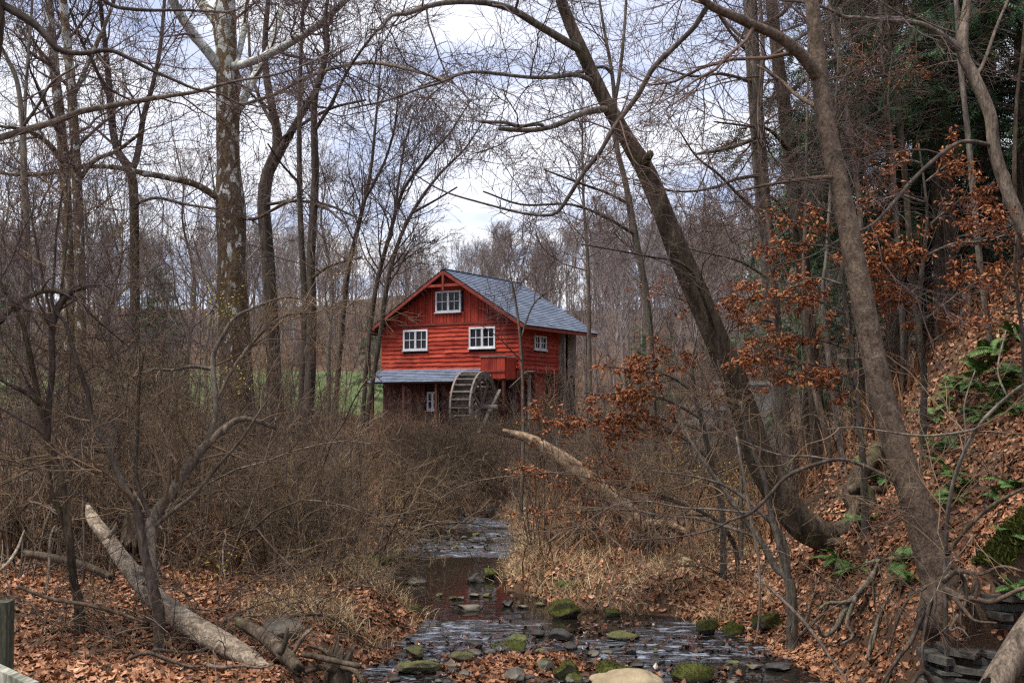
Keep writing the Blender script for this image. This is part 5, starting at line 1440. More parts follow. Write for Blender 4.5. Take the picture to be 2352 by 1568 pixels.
blades('dry_grass', 'straw coloured dry grass along the stream banks', np.concatenate([g1, g1b, g2, g3]), (.12, .30), .08, .55, 'straw')
w1 = tufted(700, 9, -9, -.8, 13, 30, lambda x, y: x < stream_l(y) - .6, .18)
w2 = tufted(600, 9, -.2, 7, 14, 30, lambda x, y: (x > stream_r(y) + .5), .18)
w3 = tufted(500, 10, -24, -3, 30, 46, lambda x, y: x < stream_l(y) - 1, .3)
blades('dead_weeds', 'reddish brown dead weeds standing under the brush', np.concatenate([w1, w2, w3]), (.3, .9), .0, .25, 'weed', 'weeds')
lw_ = tufted(1500, 6, -40, -6, 48, 84, lambda x, y: x < -6, .5)
# ------------------------------------------------------------------ stones
def stone_material(name, cols, moss_amt, moss_c=((.022, .027, .005), (.085, .085, .014)), scale=5):
    m, n, l, b = material(name)
    t = noise_node(n, l, scale, 7, rough=.65)
    oi = n.new('ShaderNodeObjectInfo')
    r = ramp(n, [(p, c) for p, c in zip((.3, .5, .72), cols)]); l.new(t.outputs[0], r.inputs[0])
    col = r.outputs[0]
    if moss_amt > 0:
        ge = n.new('ShaderNodeNewGeometry'); sz = n.new('ShaderNodeSeparateXYZ'); l.new(ge.outputs['Normal'], sz.inputs[0])
        mn = noise_node(n, l, 4, 5, rough=.6)
        ad = n.new('ShaderNodeMath'); ad.operation = 'MULTIPLY_ADD'; l.new(mn.outputs[0], ad.inputs[0]); ad.inputs[1].default_value = 1.4; l.new(sz.outputs[2], ad.inputs[2])
        st = ramp(n, [(max(0, 1.35 - moss_amt) / 2.2, (0, 0, 0)), (max(.02, 1.6 - moss_amt) / 2.2, (1, 1, 1))])
        dv = n.new('ShaderNodeMath'); dv.operation = 'MULTIPLY'; dv.inputs[1].default_value = 1 / 2.2; l.new(ad.outputs[0], dv.inputs[0]); l.new(dv.outputs[0], st.inputs[0])
        mc = noise_node(n, l, 26, 4); mr = ramp(n, [(.3, moss_c[0]), (.7, moss_c[1])]); l.new(mc.outputs[0], mr.inputs[0])
        mxn = n.new('ShaderNodeMixRGB'); l.new(st.outputs[0], mxn.inputs[0]); l.new(col, mxn.inputs[1]); l.new(mr.outputs[0], mxn.inputs[2]); col = mxn.outputs[0]
    l.new(col, b.inputs['Base Color']); b.inputs['Roughness'].default_value = .85; b.inputs['Specular IOR Level'].default_value = .25
    fn = noise_node(n, l, 30, 6, rough=.7)
    bump(n, l, b, fn.outputs[0], .8, .012)
    return m
M['stone_grey'] = stone_material('stone_grey', [(.045, .038, .028), (.115, .10, .077), (.21, .185, .145)], 0)
M['stone_olive'] = stone_material('stone_olive', [(.06, .055, .03), (.14, .125, .07), (.24, .215, .13)], .35, ((.06, .065, .02), (.14, .14, .05)))
M['stone_dark'] = stone_material('stone_dark', [(.018, .016, .015), (.05, .046, .042), (.10, .092, .082)], 0)
M['stone_tan'] = stone_material('stone_tan', [(.17, .13, .075), (.30, .235, .145), (.42, .34, .22)], 0, scale=3)
M['stone_moss'] = stone_material('stone_moss', [(.03, .028, .02), (.075, .068, .048), (.15, .135, .10)], .78)
M['stone_halfmoss'] = stone_material('stone_halfmoss', [(.10, .095, .08), (.22, .21, .18), (.36, .35, .31)], .55)
def ico(sub):
    bmesh_mod = __import__('bmesh'); bm = bmesh_mod.new(); bmesh_mod.ops.create_icosphere(bm, subdivisions=sub, radius=1.0)
    V = np.array([v.co[:] for v in bm.verts]); F = np.array([[v.index for v in f.verts] for f in bm.faces]); bm.free(); return V, F
ICO3, ICO4 = ico(3), ico(4)
def rock_mesh(name, sx, sy, sz, seed, sub=ICO3, ang=.5, flat=.0):
    V, F = sub[0].copy(), sub[1]
    rr = np.random.default_rng(seed)
    # planes cut facets into the ball, noise roughens it
    for _ in range(9):
        nrm = unit(rr.normal(size=3)); dd = rr.uniform(.5, .88)
        s = V @ nrm
        over = np.maximum(s - dd, 0)
        V = V - over[:, None] * nrm[None] * ang * 1.4
    off = rr.uniform(0, 50, 3)
    nz = np.array([mnoise.fractal(Vector(v * 1.7 + off), 1.0, 2.0, 4) for v in V])
    V = V * (1 + .17 * nz)[:, None]
    V[:, 2] = np.where(V[:, 2] > 1 - flat, 1 - flat + (V[:, 2] - 1 + flat) * .2, V[:, 2])
    a = rr.uniform(0, 6.28); c, s_ = math.cos(a), math.sin(a)
    V = V @ np.array([[c, s_, 0], [-s_, c, 0], [0, 0, 1]])
    V = V / np.abs(V).max(0) * np.array([sx, sy, sz])
    return mk(name, V, F)
def rock(label, x, y, w, h, mat, seed, deep=.8, sub=ICO3, flat=0, group=None, sink=.35, ang=.85, name='boulder', tufts=0):
    """stone whose foot shows at picture row y + h/2, w wide and h tall in the picture"""
    g = G(x, y + h * .5)
    sc_ = g[1] / FPX
    sx, sz = w * sc_ / 2, h * sc_ * 1.0
    sy = sx * deep
    z_top = P(x, y - h * .5, g[1] + sy * .5)[2]
    zt = max((z_top - g[2]) * .62, sx * .28)
    o = ob(name, rock_mesh(name, sx, sy, zt, seed, sub, ang, flat), M[mat])
    o.location = (g[0], g[1] + sy * .5, z_top - zt)
    tag(o, label, 'boulder' if name == 'boulder' else 'stone', group)
    if tufts:
        me = o.data; k = len(me.vertices); co = np.empty(k * 3, np.float32); me.vertices.foreach_get('co', co); co = co.reshape(-1, 3).astype(float)
        nn = np.empty(k * 3, np.float32); me.vertices.foreach_get('normal', nn); nn = nn.reshape(-1, 3).astype(float)
        rg = np.random.default_rng(seed + 900)
        q = np.where(nn[:, 2] > .05)[0]; q = rg.choice(q, tufts)
        pp = co[q] * (1 - .01) + rg.normal(size=(tufts, 3)) * sx * .035
        zx = unit(nn[q] + rg.normal(size=(tufts, 3)) * .5); ax = unit(np.cross(zx, rg.normal(size=(tufts, 3)))); R = np.stack([ax, np.cross(zx, ax), zx], 2)
        V, F, t = scatter(BLM, pp, R, rg.uniform(.007, .016, tufts), np.clip(rg.beta(2, 2, tufts), 0, 1))
        mo = ob('moss', mk('moss', V, F, tint=t), M['moss_blade'], o); mo["kind"] = "stuff"
    return o
BLM = (np.array([[-.22, 0, -.1], [.22, 0, -.1], [.0, .1, 1.0]]), np.array([[0, 1, 2]]))
rock('low grey rock alone in the dark pool, the upper of two', 951, 1333, 58, 18, 'stone_grey', 301)
rock('flat pale rock in the dark pool, the lower of two', 1069, 1393, 80, 16, 'stone_grey', 302, flat=.4)
rock('small bright moss capped rock at the right edge of the pool', 1126, 1316, 42, 26, 'stone_moss', 303, tufts=405)
rock('dark angular rock beside the small moss capped one', 1094, 1326, 46, 24, 'stone_dark', 304, ang=.9)
rock('large mossy block with grass on top at the right bank', 1302, 1397, 86, 46, 'stone_moss', 305, sub=ICO4, ang=.9, tufts=1575)
rock('small mossy slab right of the grass topped mossy block', 1403, 1405, 56, 22, 'stone_moss', 306, tufts=405, flat=.3)
rock('flat olive slab amid leaves in the right riffle', 1433, 1456, 76, 24, 'stone_olive', 307, flat=.4, ang=.8)
rock('stone heaped with brown leaves midstream', 1285, 1458, 64, 30, 'stone_dark', 308)
rock('broad stone with moss top and pale side midstream', 1166, 1484, 90, 30, 'stone_halfmoss', 309, sub=ICO4, flat=.3, tufts=675)
rock('round olive boulder, upper of two at the lower left of the stream', 952, 1494, 50, 34, 'stone_olive', 310, sub=ICO4)
rock('long olive boulder, lower of two at the lower left of the stream', 962, 1527, 104, 42, 'stone_olive', 311, sub=ICO4, ang=.8)
rock('pale oval cobble near the moss topped stone', 1093, 1498, 45, 18, 'stone_grey', 312)
rock('olive grey stone behind the moss topped stone', 1188, 1466, 50, 22, 'stone_olive', 313)
rock('dark flat stone amid leaves above the pale oval cobble', 1088, 1477, 46, 18, 'stone_dark', 314, flat=.3)
rock('olive grey stone left of the pale oval cobble', 1060, 1508, 58, 26, 'stone_olive', 315)
rock('low grey stone between the olive boulder and the round cobble', 1042, 1526, 46, 16, 'stone_grey', 316)
rock('small round grey cobble at the bottom of the stream bar', 1065, 1545, 33, 19, 'stone_grey', 317)
rock('round purplish grey cobble near the bottom middle', 1184, 1548, 54, 34, 'stone_grey', 318, sub=ICO4)
rock('brown mossy stone left of the angular mossy boulder', 1253, 1526, 44, 32, 'stone_halfmoss', 319)
rock('angular tilted boulder with mossy face near the bottom', 1298, 1540, 68, 54, 'stone_moss', 320, sub=ICO4, ang=1.0, tufts=1170)
rock('small mossy stone tucked against the angular boulder', 1320, 1558, 40, 30, 'stone_halfmoss', 321)
rock('broad lichen green mossy boulder behind the tan boulder', 1420, 1535, 102, 52, 'stone_moss', 322, sub=ICO4, tufts=2025)
rock('large smooth tan boulder at the bottom edge', 1450, 1566, 190, 74, 'stone_tan', 323, sub=ICO4, deep=.55, ang=.4, sink=.2)
rock('dome shaped golden green mossy boulder at the bottom right of the stream', 1592, 1545, 104, 48, 'stone_moss', 324, sub=ICO4, ang=.3, tufts=2025)
rock('squarish mossy boulder at the right bank, left of a pair', 1630, 1437, 56, 42, 'stone_moss', 325, sub=ICO4, tufts=1080)
rock('squarish mossy boulder at the right bank, right of a pair', 1684, 1441, 58, 38, 'stone_moss', 326, sub=ICO4, tufts=900)
rock('dark mossy boulder under the hanging sticks at the right bank', 1763, 1425, 84, 52, 'stone_moss', 327, sub=ICO4, tufts=1170)
rock('flat dark slab at the right waterline', 1795, 1530, 70, 20, 'stone_dark', 328, flat=.4, ang=.9)
rock('small grey slab at the right waterline', 1733, 1530, 40, 14, 'stone_grey', 329, flat=.4)
rock('long mossy dark rock at the left bank of the pool', 857, 1287, 82, 32, 'stone_moss', 330, sub=ICO4, tufts=675)
rock('small olive rock at the head of the pool on the left', 918, 1266, 30, 14, 'stone_olive', 331)
rock('moss edged rock under the left bank grass', 957, 1400, 38, 22, 'stone_moss', 332, tufts=225)
rock('pale grey boulder on the left bank behind the fallen log', 634, 1440, 118, 66, 'stone_grey', 333, sub=ICO4, ang=.7)
rock('pale rounded rock in the grass of the right bank', 1578, 1285, 40, 20, 'stone_tan', 334)
rock('dark upright rock at the pool\'s right waterline', 1166, 1384, 30, 20, 'stone_dark', 335, ang=.9)
for k, (x_, y_, w_) in enumerate([(1010, 1366, 18), (1090, 1366, 26), (1120, 1366, 24), (1060, 1372, 22), (1040, 1372, 20), (1200, 1392, 30), (1240, 1386, 26)]):
    rock('small pale stone in the row crossing the pool', x_, y_, w_, 10, 'stone_grey' if k % 2 else 'stone_olive', 340 + k, group='stones crossing the pool', name='stream_stone')
pr = random.Random(9)
for k in range(110):
    x_ = pr.uniform(880, 1720); y_ = pr.choice([pr.uniform(1452, 1565), pr.uniform(1490, 1566), pr.uniform(1225, 1262)])
    if y_ < 1300: x_ = pr.uniform(960, 1170)
    w_ = pr.uniform(10, 34) * (1 if y_ > 1300 else .6)
    rock('small wet stone among leaves in the shallow stream', x_, y_, w_, w_ * pr.uniform(.3, .6), pr.choice(['stone_dark', 'stone_dark', 'stone_olive', 'stone_dark', 'stone_grey']), 400 + k, group='small wet stones in the shallows', name='stream_stone', ang=.7)

# grass tuft on the mossy block and along the stones
gt = G(1296, 1385)
blades('grass_tuft', 'green grass tuft on top of the large mossy block', np.stack([gt[0] + rng.normal(size=160) * .09, gt[1] + .12 + rng.normal(size=160) * .05, np.full(160, gt[2] + .17)], 1), (.05, .13), .2, .4, 'fern')

# ------------------------------------------------------------------ rock ledge under the big tree: stacked slabs
ledge = thing('rock_ledge', 'dark layered rock ledge under the big brown tree\'s roots', 'rock ledge', (3.3, 8.35, .1))
lr = np.random.default_rng(31)
M['shale'] = stone_material('shale', [(.02, .019, .016), (.06, .056, .047), (.14, .132, .112)], .0, scale=7)
zc = -.1
while zc < .9:
    hz = lr.uniform(.022, .055)
    xa = -.24 + lr.uniform(-.08, .08)
    rec = .10 + .10 * sstep(.3, .55, np.array(zc))               # hollowed out under the roots
    if zc > .5: xa += .35
    while xa < 1.5:
        wz_ = lr.uniform(.15, .6); ya = -.30 + float(rec) + lr.uniform(-.10, .10)
        if lr.random() < .88:
            k = 7
            ths = np.linspace(0, 2 * math.pi, k, endpoint=False) + lr.uniform(0, 1)
            px = xa + wz_ / 2 + np.cos(ths) * wz_ * lr.uniform(.44, .62, k); py = ya + .25 + np.sin(ths) * .28 * lr.uniform(.7, 1.1, k)
            tl = lr.uniform(-.06, .06)
            V = np.concatenate([np.stack([px, py, np.full(k, zc + .003) + (px - xa) * tl], 1), np.stack([px + lr.uniform(-.008, .008, k), py + lr.uniform(-.01, .01, k), np.full(k, zc + hz) + (px - xa) * tl + lr.uniform(-.008, .008, k)], 1)])
            i = np.arange(k)
            me = bpy.data.meshes.new('slab'); me.from_pydata([tuple(v) for v in V], [], [[int(j), int((j + 1) % k), int((j + 1) % k + k), int(j + k)] for j in i] + [list(range(k))[::-1], list(range(k, 2 * k))]); me.update()
            ob('slab', me, M['shale'], ledge)
        xa += wz_ + lr.uniform(.0, .04)
    zc += hz + .003

# ------------------------------------------------------------------ roots
def root_part(parent, pts, Y, mat, seed):
    Y0, Y1 = Y
    q = smooth_path(to_world(pts, Y0, Y1), step=.04)
    V, F = trunk_mesh(q, 9, .12, np.random.default_rng(seed), 4, 0)
    b0 = np.array(parent.location)
    ob('root', mk('root', V - b0, F), M[mat], parent)
ROOTS = [([(2150, 1330, 34), (2146, 1364, 28), (2117, 1411, 22), (2092, 1472, 18), (2070, 1501, 14), (2045, 1537, 9), (2020, 1575, 5)], (8.65, 8.4)),
         ([(2170, 1350, 30), (2205, 1372, 24), (2240, 1374, 20), (2275, 1382, 20), (2315, 1366, 18), (2352, 1350, 16), (2420, 1335, 14)], (8.3, 7.9)),
         ([(2165, 1335, 24), (2200, 1310, 20), (2250, 1318, 14), (2300, 1300, 11), (2352, 1312, 8)], (8.3, 8.0)),
         ([(2185, 1300, 18), (2212, 1325, 15), (2220, 1370, 13), (2205, 1420, 9), (2215, 1460, 5)], (8.3, 8.1)),
         ([(2190, 1370, 18), (2215, 1400, 15), (2240, 1425, 11), (2290, 1430, 7)], (8.2, 8.0)),
         ([(2240, 1374, 14), (2245, 1340, 11), (2238, 1300, 9)], (8.1, 8.1)),
         ([(2140, 1370, 18), (2125, 1440, 14), (2118, 1500, 9), (2125, 1560, 6)], (8.4, 8.3)),
         ([(2200, 1410, 12), (2180, 1450, 11), (2205, 1440, 8), (2230, 1470, 5)], (8.1, 8.0)),
         ([(2130, 1345, 16), (2090, 1370, 12), (2060, 1430, 9), (2040, 1500, 6)], (8.5, 8.8))]
for k, (pts, Y) in enumerate(ROOTS): root_part(T12, [(a_, b_, c_ * .62) for a_, b_, c_ in pts], Y, 'bark_brown' if k % 3 else 'bark_plum', 600 + k)
hr_ = np.random.default_rng(12)
for k in range(16):                                   # rootlets hanging over the ledge
    x0 = hr_.uniform(2.98, 4.1); q = [np.array([x0, 8.34 + hr_.uniform(-.03, .05), hr_.uniform(.85, 1.12)])]
    d = np.array([hr_.normal() * .5, -.5, -.3])
    for j in range(7):
        d = unit(d + hr_.normal(size=3) * np.array([.45, .2, .2]) + np.array([0, .05, -.28])); q.append(q[-1] + d * hr_.uniform(.06, .11))
    r0_ = hr_.uniform(.004, .014); q = np.array([[*p_, r0_ * (1 - .8 * j / 7)] for j, p_ in enumerate(q)])
    q = smooth_path(q, step=.03); V, F = trunk_mesh(q, 7, .12, hr_, 1, 0)
    ob('root', mk('root', V - np.array(T12.location), F), M['bark_brown' if k % 2 else 'bark_plum'], T12)
LT = TREES['leaning_tree']
for k, (pts, Y) in enumerate([([(1905, 1238, 60), (1950, 1215, 52), (1975, 1180, 46), (1960, 1140, 44), (1975, 1090, 40), (2010, 1050, 30), (2030, 1010, 18)], (12.2, 12.6)),
                              ([(1940, 1215, 32), (1965, 1170, 28), (1990, 1130, 22), (2020, 1125, 16), (2060, 1140, 10)], (12.1, 12.3)),
                              ([(1950, 1130, 24), (1985, 1115, 20), (2005, 1150, 16), (1998, 1190, 12)], (12.2, 12.0)),
                              ([(1900, 1245, 28), (1935, 1245, 24), (1985, 1230, 18), (2030, 1250, 12)], (12.0, 11.8)),
                              ([(1990, 1295, 10), (2020, 1290, 14), (1985, 1350, 15), (1940, 1400, 14), (1920, 1440, 12), (1890, 1460, 8), (1875, 1430, 6)], (10.4, 10.0)),
                              ([(1985, 1345, 12), (1950, 1380, 10), (1900, 1385, 8), (1880, 1400, 5)], (10.2, 10.1)),
                              ([(1965, 1370, 10), (1945, 1430, 9), (1960, 1460, 7), (1930, 1480, 5)], (10.1, 9.9))]):
    root_part(LT, pts, Y, 'bark_dark' if k < 4 else 'bark_grey', 620 + k)

# ------------------------------------------------------------------ logs, sticks and the railing
def log(name, label, pts, Y, mat, seed, cat='log', sides=18, rough=.12, stubs=()):
    q = smooth_path(to_world(pts, *Y), step=.05)
    base = q[0, :3].copy(); t = thing(name, label, cat, base)
    rg = np.random.default_rng(seed)
    V, F = trunk_mesh(q, sides, rough, rg, 0, 0, 1.3)
    ob('trunk', mk('trunk', V - base, F), M[mat], t)
    for sp, sY in stubs:
        qs = smooth_path(to_world(sp, *sY), step=.03); V, F = trunk_mesh(qs, 7, .1, rg, 1, 0); ob('stub', mk('stub', V - base, F), M[mat], t)
    return t
log('fallen_log', 'pale fallen tree trunk lying diagonally across the left bank', [(202, 1160, 10), (213, 1190, 27), (250, 1240, 32), (300, 1310, 40), (350, 1370, 46), (420, 1425, 52), (490, 1468, 54), (550, 1500, 48), (610, 1540, 34), (660, 1585, 20)], (10.6, 8.45), 'palelog', 701,
    stubs=[([(250, 1235, 10), (262, 1215, 8), (268, 1200, 4)], (10.0, 10.0)), ([(330, 1340, 12), (350, 1310, 8), (358, 1285, 4)], (9.5, 9.4))])
log('dead_trunk', 'peeled tan dead trunk leaning up out of the brush right of the stream', [(1530, 1246, 34), (1480, 1205, 38), (1430, 1160, 36), (1370, 1112, 35), (1310, 1065, 34), (1255, 1030, 30), (1215, 1008, 24), (1180, 995, 15), (1158, 988, 8)], (15.2, 15.8), 'deadwood', 702,
    stubs=[([(1480, 1205, 26), (1530, 1205, 22), (1580, 1225, 16)], (15.2, 15.1))])
log('rotten_log', 'dark rotten log lying behind the pale fallen trunk', [(60, 1270, 16), (130, 1282, 18), (200, 1300, 18), (260, 1325, 14)], (11.4, 10.8), 'bark_dark', 703)
log('rotten_log', 'broken brown log end beside the pale boulder on the left bank', [(545, 1425, 22), (600, 1458, 30), (650, 1500, 34), (690, 1540, 26)], (9.2, 8.5), 'bark_dark', 704, stubs=[([(640, 1500, 18), (655, 1475, 14), (660, 1440, 8)], (8.4, 8.4))])
log('old_stump', 'dark rotted stump at the cut edge of the left bank', [(772, 1590, 64), (776, 1545, 56), (780, 1515, 52), (786, 1495, 46)], (9.0, 9.05), 'bark_dark', 707, 'stump', rough=.25,
    stubs=[([(770, 1540, 20), (740, 1530, 16), (700, 1545, 10), (670, 1570, 6)], (8.95, 8.8)), ([(785, 1530, 18), (815, 1540, 14), (835, 1570, 9)], (8.95, 8.8)), ([(765, 1510, 12), (740, 1490, 9), (705, 1480, 5)], (8.9, 8.9))])
log('driftwood_log', 'brown leaning log at the bottom right corner', [(2275, 1590, 60), (2310, 1530, 62), (2352, 1460, 58), (2400, 1390, 56), (2460, 1300, 50)], (7.4, 7.9), 'bark_tan', 705)
log('old_stump', 'dark decayed stump tangled in brush behind the pale fallen trunk', [(300, 1262, 54), (304, 1215, 46), (310, 1175, 42), (316, 1150, 38)], (11.6, 11.7), 'bark_dark', 706, 'stump')
for k, (pts, Y, mt, lab) in enumerate([
    ([(1692, 1004, 5), (1706, 1080, 6), (1720, 1160, 7), (1730, 1220, 7), (1743, 1290, 6), (1745, 1400, 5), (1735, 1480, 3)], (9.6, 9.4), 'bark_tan', 'pale hanging stick left of the shrub under the leaning tree'),
    ([(1735, 1320, 6), (1790, 1370, 8), (1840, 1420, 9), (1880, 1470, 8), (1915, 1520, 7), (1950, 1568, 5)], (9.8, 8.9), 'bark_tan', 'long pale stick slanting down the right bank to the water'),
    ([(40, 1345, 8), (120, 1375, 9), (200, 1388, 9), (280, 1410, 8), (335, 1430, 5)], (8.9, 8.7), 'bark_dark', 'dark stick lying over leaves under the left shrub'),
    ([(0, 1310, 6), (20, 1290, 8), (40, 1260, 7), (55, 1220, 4)], (8.5, 8.8), 'palelog', 'short bleached stick at the left edge'),
    ([(105, 1365, 5), (112, 1310, 6), (115, 1240, 6), (125, 1208, 4)], (9.2, 9.3), 'palelog', 'thin bleached upright stick left of the pale fallen trunk'),
    ([(690, 1500, 14), (760, 1515, 14), (830, 1530, 12)], (8.9, 8.7), 'bark_dark', 'dark driftwood stick at the cut left bank'),
    ([(675, 1500, 8), (690, 1470, 10), (712, 1445, 8)], (8.7, 8.7), 'bark_tan', 'short broken stick propped by the left bank log'),
    ([(2155, 1590, 22), (2120, 1540, 14), (2090, 1580, 8)], (7.8, 7.7), 'bark_dark', 'dark stick below the ledge at the bottom right'),
    ([(2352, 1120, 7), (2280, 1160, 9), (2220, 1215, 9), (2175, 1275, 7)], (7.9, 8.2), 'bark_dark', 'dark fallen branch lying down the mossy bank at right'),
    ([(1150, 1062, 8), (1080, 1045, 7), (1010, 1050, 5)], (30, 30), 'bark_tan', 'pale stick below the water wheel')]):
    log('fallen_stick', lab, pts, Y, mt, 720 + k, 'stick', 7, .06)
sr = random.Random(44)
for k in range(26):
    x_, y_ = (sr.uniform(-20, 290), sr.uniform(1225, 1330)) if k < 16 else ((sr.uniform(380, 840), sr.uniform(1400, 1560)) if k < 21 else (sr.uniform(1830, 2080), sr.uniform(1380, 1550)))
    g = G(x_, y_); an = sr.uniform(-.5, .5) + (0 if k < 21 else .8); ln = sr.uniform(.35, 1.1)
    q = []
    for j in range(5):
        tt = j / 4 - .5
        xx, yy = g[0] + math.cos(an) * ln * tt + sr.uniform(-.03, .03), g[1] + math.sin(an) * ln * tt + sr.uniform(-.03, .03)
        q.append([xx, yy, float(height(xx, yy)) + .03 + sr.uniform(0, .05) + (.12 * sr.random() if k < 16 else 0), .006 + .010 * (1 - j / 5)])
    q = smooth_path(np.array(q), step=.05); V, F = trunk_mesh(q, 6, .1, np.random.default_rng(k), 1, 0, .8)
    o = ob('fallen_stick', mk('fallen_stick', V - q[0, :3], F), M[sr.choice(['bark_plum', 'bark_grey', 'bark_tan'])]); o.location = tuple(q[0, :3])
    tag(o, 'small bare stick in the litter ' + ('heap behind the pale fallen trunk' if k < 16 else 'by the left cut bank' if k < 21 else 'on the right root bank'), 'stick', 'sticks in the ' + ('heap' if k < 16 else 'left bank' if k < 21 else 'right bank') + ' litter')
# corner of the footbridge railing
M['rail_wood'] = bark('rail_wood', [(.10, .10, .075), (.22, .22, .17), (.36, .35, .29)], 14, stretch=(1, .15, .15), relief=.6, dist=.006)
M['post_wood'] = bark('post_wood', [(.03, .03, .02), (.07, .07, .045), (.13, .125, .085)], 16, relief=.6, dist=.006)
rail = thing('wooden_railing', 'weathered wooden railing corner at the bottom left edge', 'railing', (-2.0, 4.2, 0))
pw = P(18, 1385, 4.2)
a, c = P(-45, 1390, 4.2), P(17, 1390, 4.2)
V, F = box(a[0] + 2.0, c[0] + 2.0, 0, .10, -.6, pw[2])
V[4:, 0] = V[4:, 0] * .8 + V[4:, 0].mean() * .2; V[4:, 1] = V[4:, 1] * .7 + .015
ob('post', mk('post', V, F, smooth=False), M['post_wood'], rail)
r0, r1 = P(-70, 1530, 3.9), P(75, 1605, 3.2)
ob('rail', mk('rail', *beam(r0 - np.array([-2.0, 4.2, 0]), r1 - np.array([-2.0, 4.2, 0]), .035, .09), smooth=False), M['rail_wood'], rail)

# ------------------------------------------------------------------ ferns: each frond its own part
def frond_mesh(seed, L=.45, k=17):
    rg = np.random.default_rng(seed)
    V, F, ti = [], [], []
    s = np.linspace(0, 1, 12)
    up = np.stack([s * L * .82, np.zeros(12), L * (.55 * s - .62 * s ** 2)], 1)
    def at(t): return np.array([np.interp(t, s, up[:, j]) for j in range(3)])
    c = 0
    for i in range(11):                                   # the midrib, a thin strip
        a, b_ = up[i], up[i + 1]; w = .003
        V += [a + [0, -w, 0], a + [0, w, 0], b_ + [0, w, 0], b_ + [0, -w, 0]]; F += [[c, c + 1, c + 2, c + 3]]; ti += [.35] * 4; c += 4
    for i in range(k):
        t = .12 + .86 * i / (k - 1)
        ln = L * .26 * math.sin(math.pi * (.12 + .85 * t) ** .8) * rg.uniform(.85, 1.1) + .01
        p0, d = at(t), unit(at(min(1, t + .02)) - at(t - .02))
        for sg in (-1, 1):
            v = unit(np.array([0, sg, 0]) * 1.0 + d * .42 + np.array([0, 0, -.25])); w = L * .028
            tip = p0 + v * ln; m1, m2 = p0 + v * ln * .45 + d * w, p0 + v * ln * .45 - d * w
            V += [p0 + d * w * .5, m1, tip, m2]; F += [[c, c + 1, c + 2, c + 3]]; ti += list(np.clip(.5 + rg.normal() * .2 + np.array([0, 0, .15, 0]), 0, 1)); c += 4
    return mk('frond', np.array(V), np.array(F), smooth=False, tint=ti)
FR = [frond_mesh(i, L) for i, L in enumerate((.40, .48, .55))]
for me in FR: me.materials.append(M['fern'])
fr = random.Random(3)
def fern(x, y, size, label, nf=11, droop=.0, Y=None, group=None):
    g = G(x, y) if Y is None else P(x, y, Y)
    t = thing('fern', label, 'fern', (g[0], g[1], g[2] - .02), fr.uniform(0, 6), group)
    for i in range(nf):
        o = ob('frond', fr.choice(FR), None, t)
        o.rotation_euler = (fr.uniform(-.3, .3), fr.uniform(-.75, .15) + droop, 2 * math.pi * i / nf + fr.uniform(-.3, .3))
        s_ = size * fr.uniform(.75, 1.15); o.scale = (s_, s_, s_)
for x, y, s_, lab in [(1930, 1285, .85, 'large drooping fern below the leaning tree\'s base'), (1965, 1310, .7, 'fern at the lower edge of the large drooping fern'),
                      (1985, 1205, .65, 'small fern growing on the leaning tree\'s roots'), (2085, 1290, .75, 'fern against the left side of the big brown trunk'), (2098, 1335, .7, 'fern low on the root bank left of the big brown trunk'),
                      (2020, 1060, .9, 'dark fern above the twisted roots, left of the big brown trunk'), (2040, 1100, .75, 'fern right beside the twisted roots'), (2165, 1030, .7, 'fern just right of the big brown trunk\'s middle'),
                      (2205, 1150, .5, 'small lone fern on leaves right of the big brown trunk'), (2300, 1140, .6, 'fern near the right edge above the moss patch'), (2330, 1120, .6, 'fern at the right edge above the moss patch'),
                      (2320, 1230, .5, 'fern growing in the bright moss patch'), (2180, 930, .8, 'fern on the slope right of the big trunk, lowest of its row'), (2220, 900, .8, 'fern on the slope right of the big trunk, second of its row'),
                      (2260, 860, .85, 'fern on the slope, middle of the row climbing right'), (2300, 810, .85, 'fern on the slope, second from top of the row climbing right'), (2335, 770, .85, 'fern at the top of the row at the right edge'),
                      (2310, 930, .75, 'fern below the row at the right edge'), (2250, 960, .7, 'fern below the middle of the climbing row'), (2150, 960, .7, 'fern nearest the big trunk at the row\'s foot'),
                      (2340, 860, .8, 'fern midway up the slope at the right edge'), (2335, 1400, .5, 'fern hanging at the lower right edge by the ledge'), (1700, 1215, .5, 'small fern under the leaning trunk on the flat bank')]:
    fern(x, y, s_ * .95, lab, 12)
fq = random.Random(21)
for k in range(20):
    x_ = fq.uniform(2150, 2350); y_ = 1000 - (x_ - 2100) * 1.15 + fq.uniform(-10, 260)
    fern(x_, y_, fq.uniform(.42, .72), group='ferns on the steep slope', label=('small' if k % 2 else 'spreading') + ' fern among leaves on the steep slope, ' + ('upper' if y_ < 850 else 'middle' if y_ < 980 else 'lower') + ' part' + (' by the right edge' if x_ > 2260 else ' behind the grey sapling'), nf=10)
# moss patch on the bank
mpx = rng.uniform(2235, 2365, 2600); mpy = rng.uniform(1175, 1300, 2600)
keep = (fbm(mpx, mpy, .03, 4) > -.35) & (mpy > 1335 - (mpx - 2210) * 1.05)
mp = np.array([G(a, c, 6, 12) for a, c in list(zip(mpx[keep], mpy[keep]))[:900]])
mp = np.repeat(mp, 16, 0) + rng.normal(size=(len(mp) * 16, 3)) * np.array([.02, .02, .004])
mp[:, 2] = np.maximum(mp[:, 2], height(mp[:, 0], mp[:, 1])) + .012
zx = unit(np.array([[-.4, -.2, .9]]) + rng.normal(size=(len(mp), 3)) * .45); ax = unit(np.cross(zx, rng.normal(size=(len(mp), 3))))
V, F, t = scatter(BLM, mp, np.stack([ax, np.cross(zx, ax), zx], 2), rng.uniform(.03, .06, len(mp)), np.clip(rng.beta(2, 2, len(mp)) + .1, 0, 1))
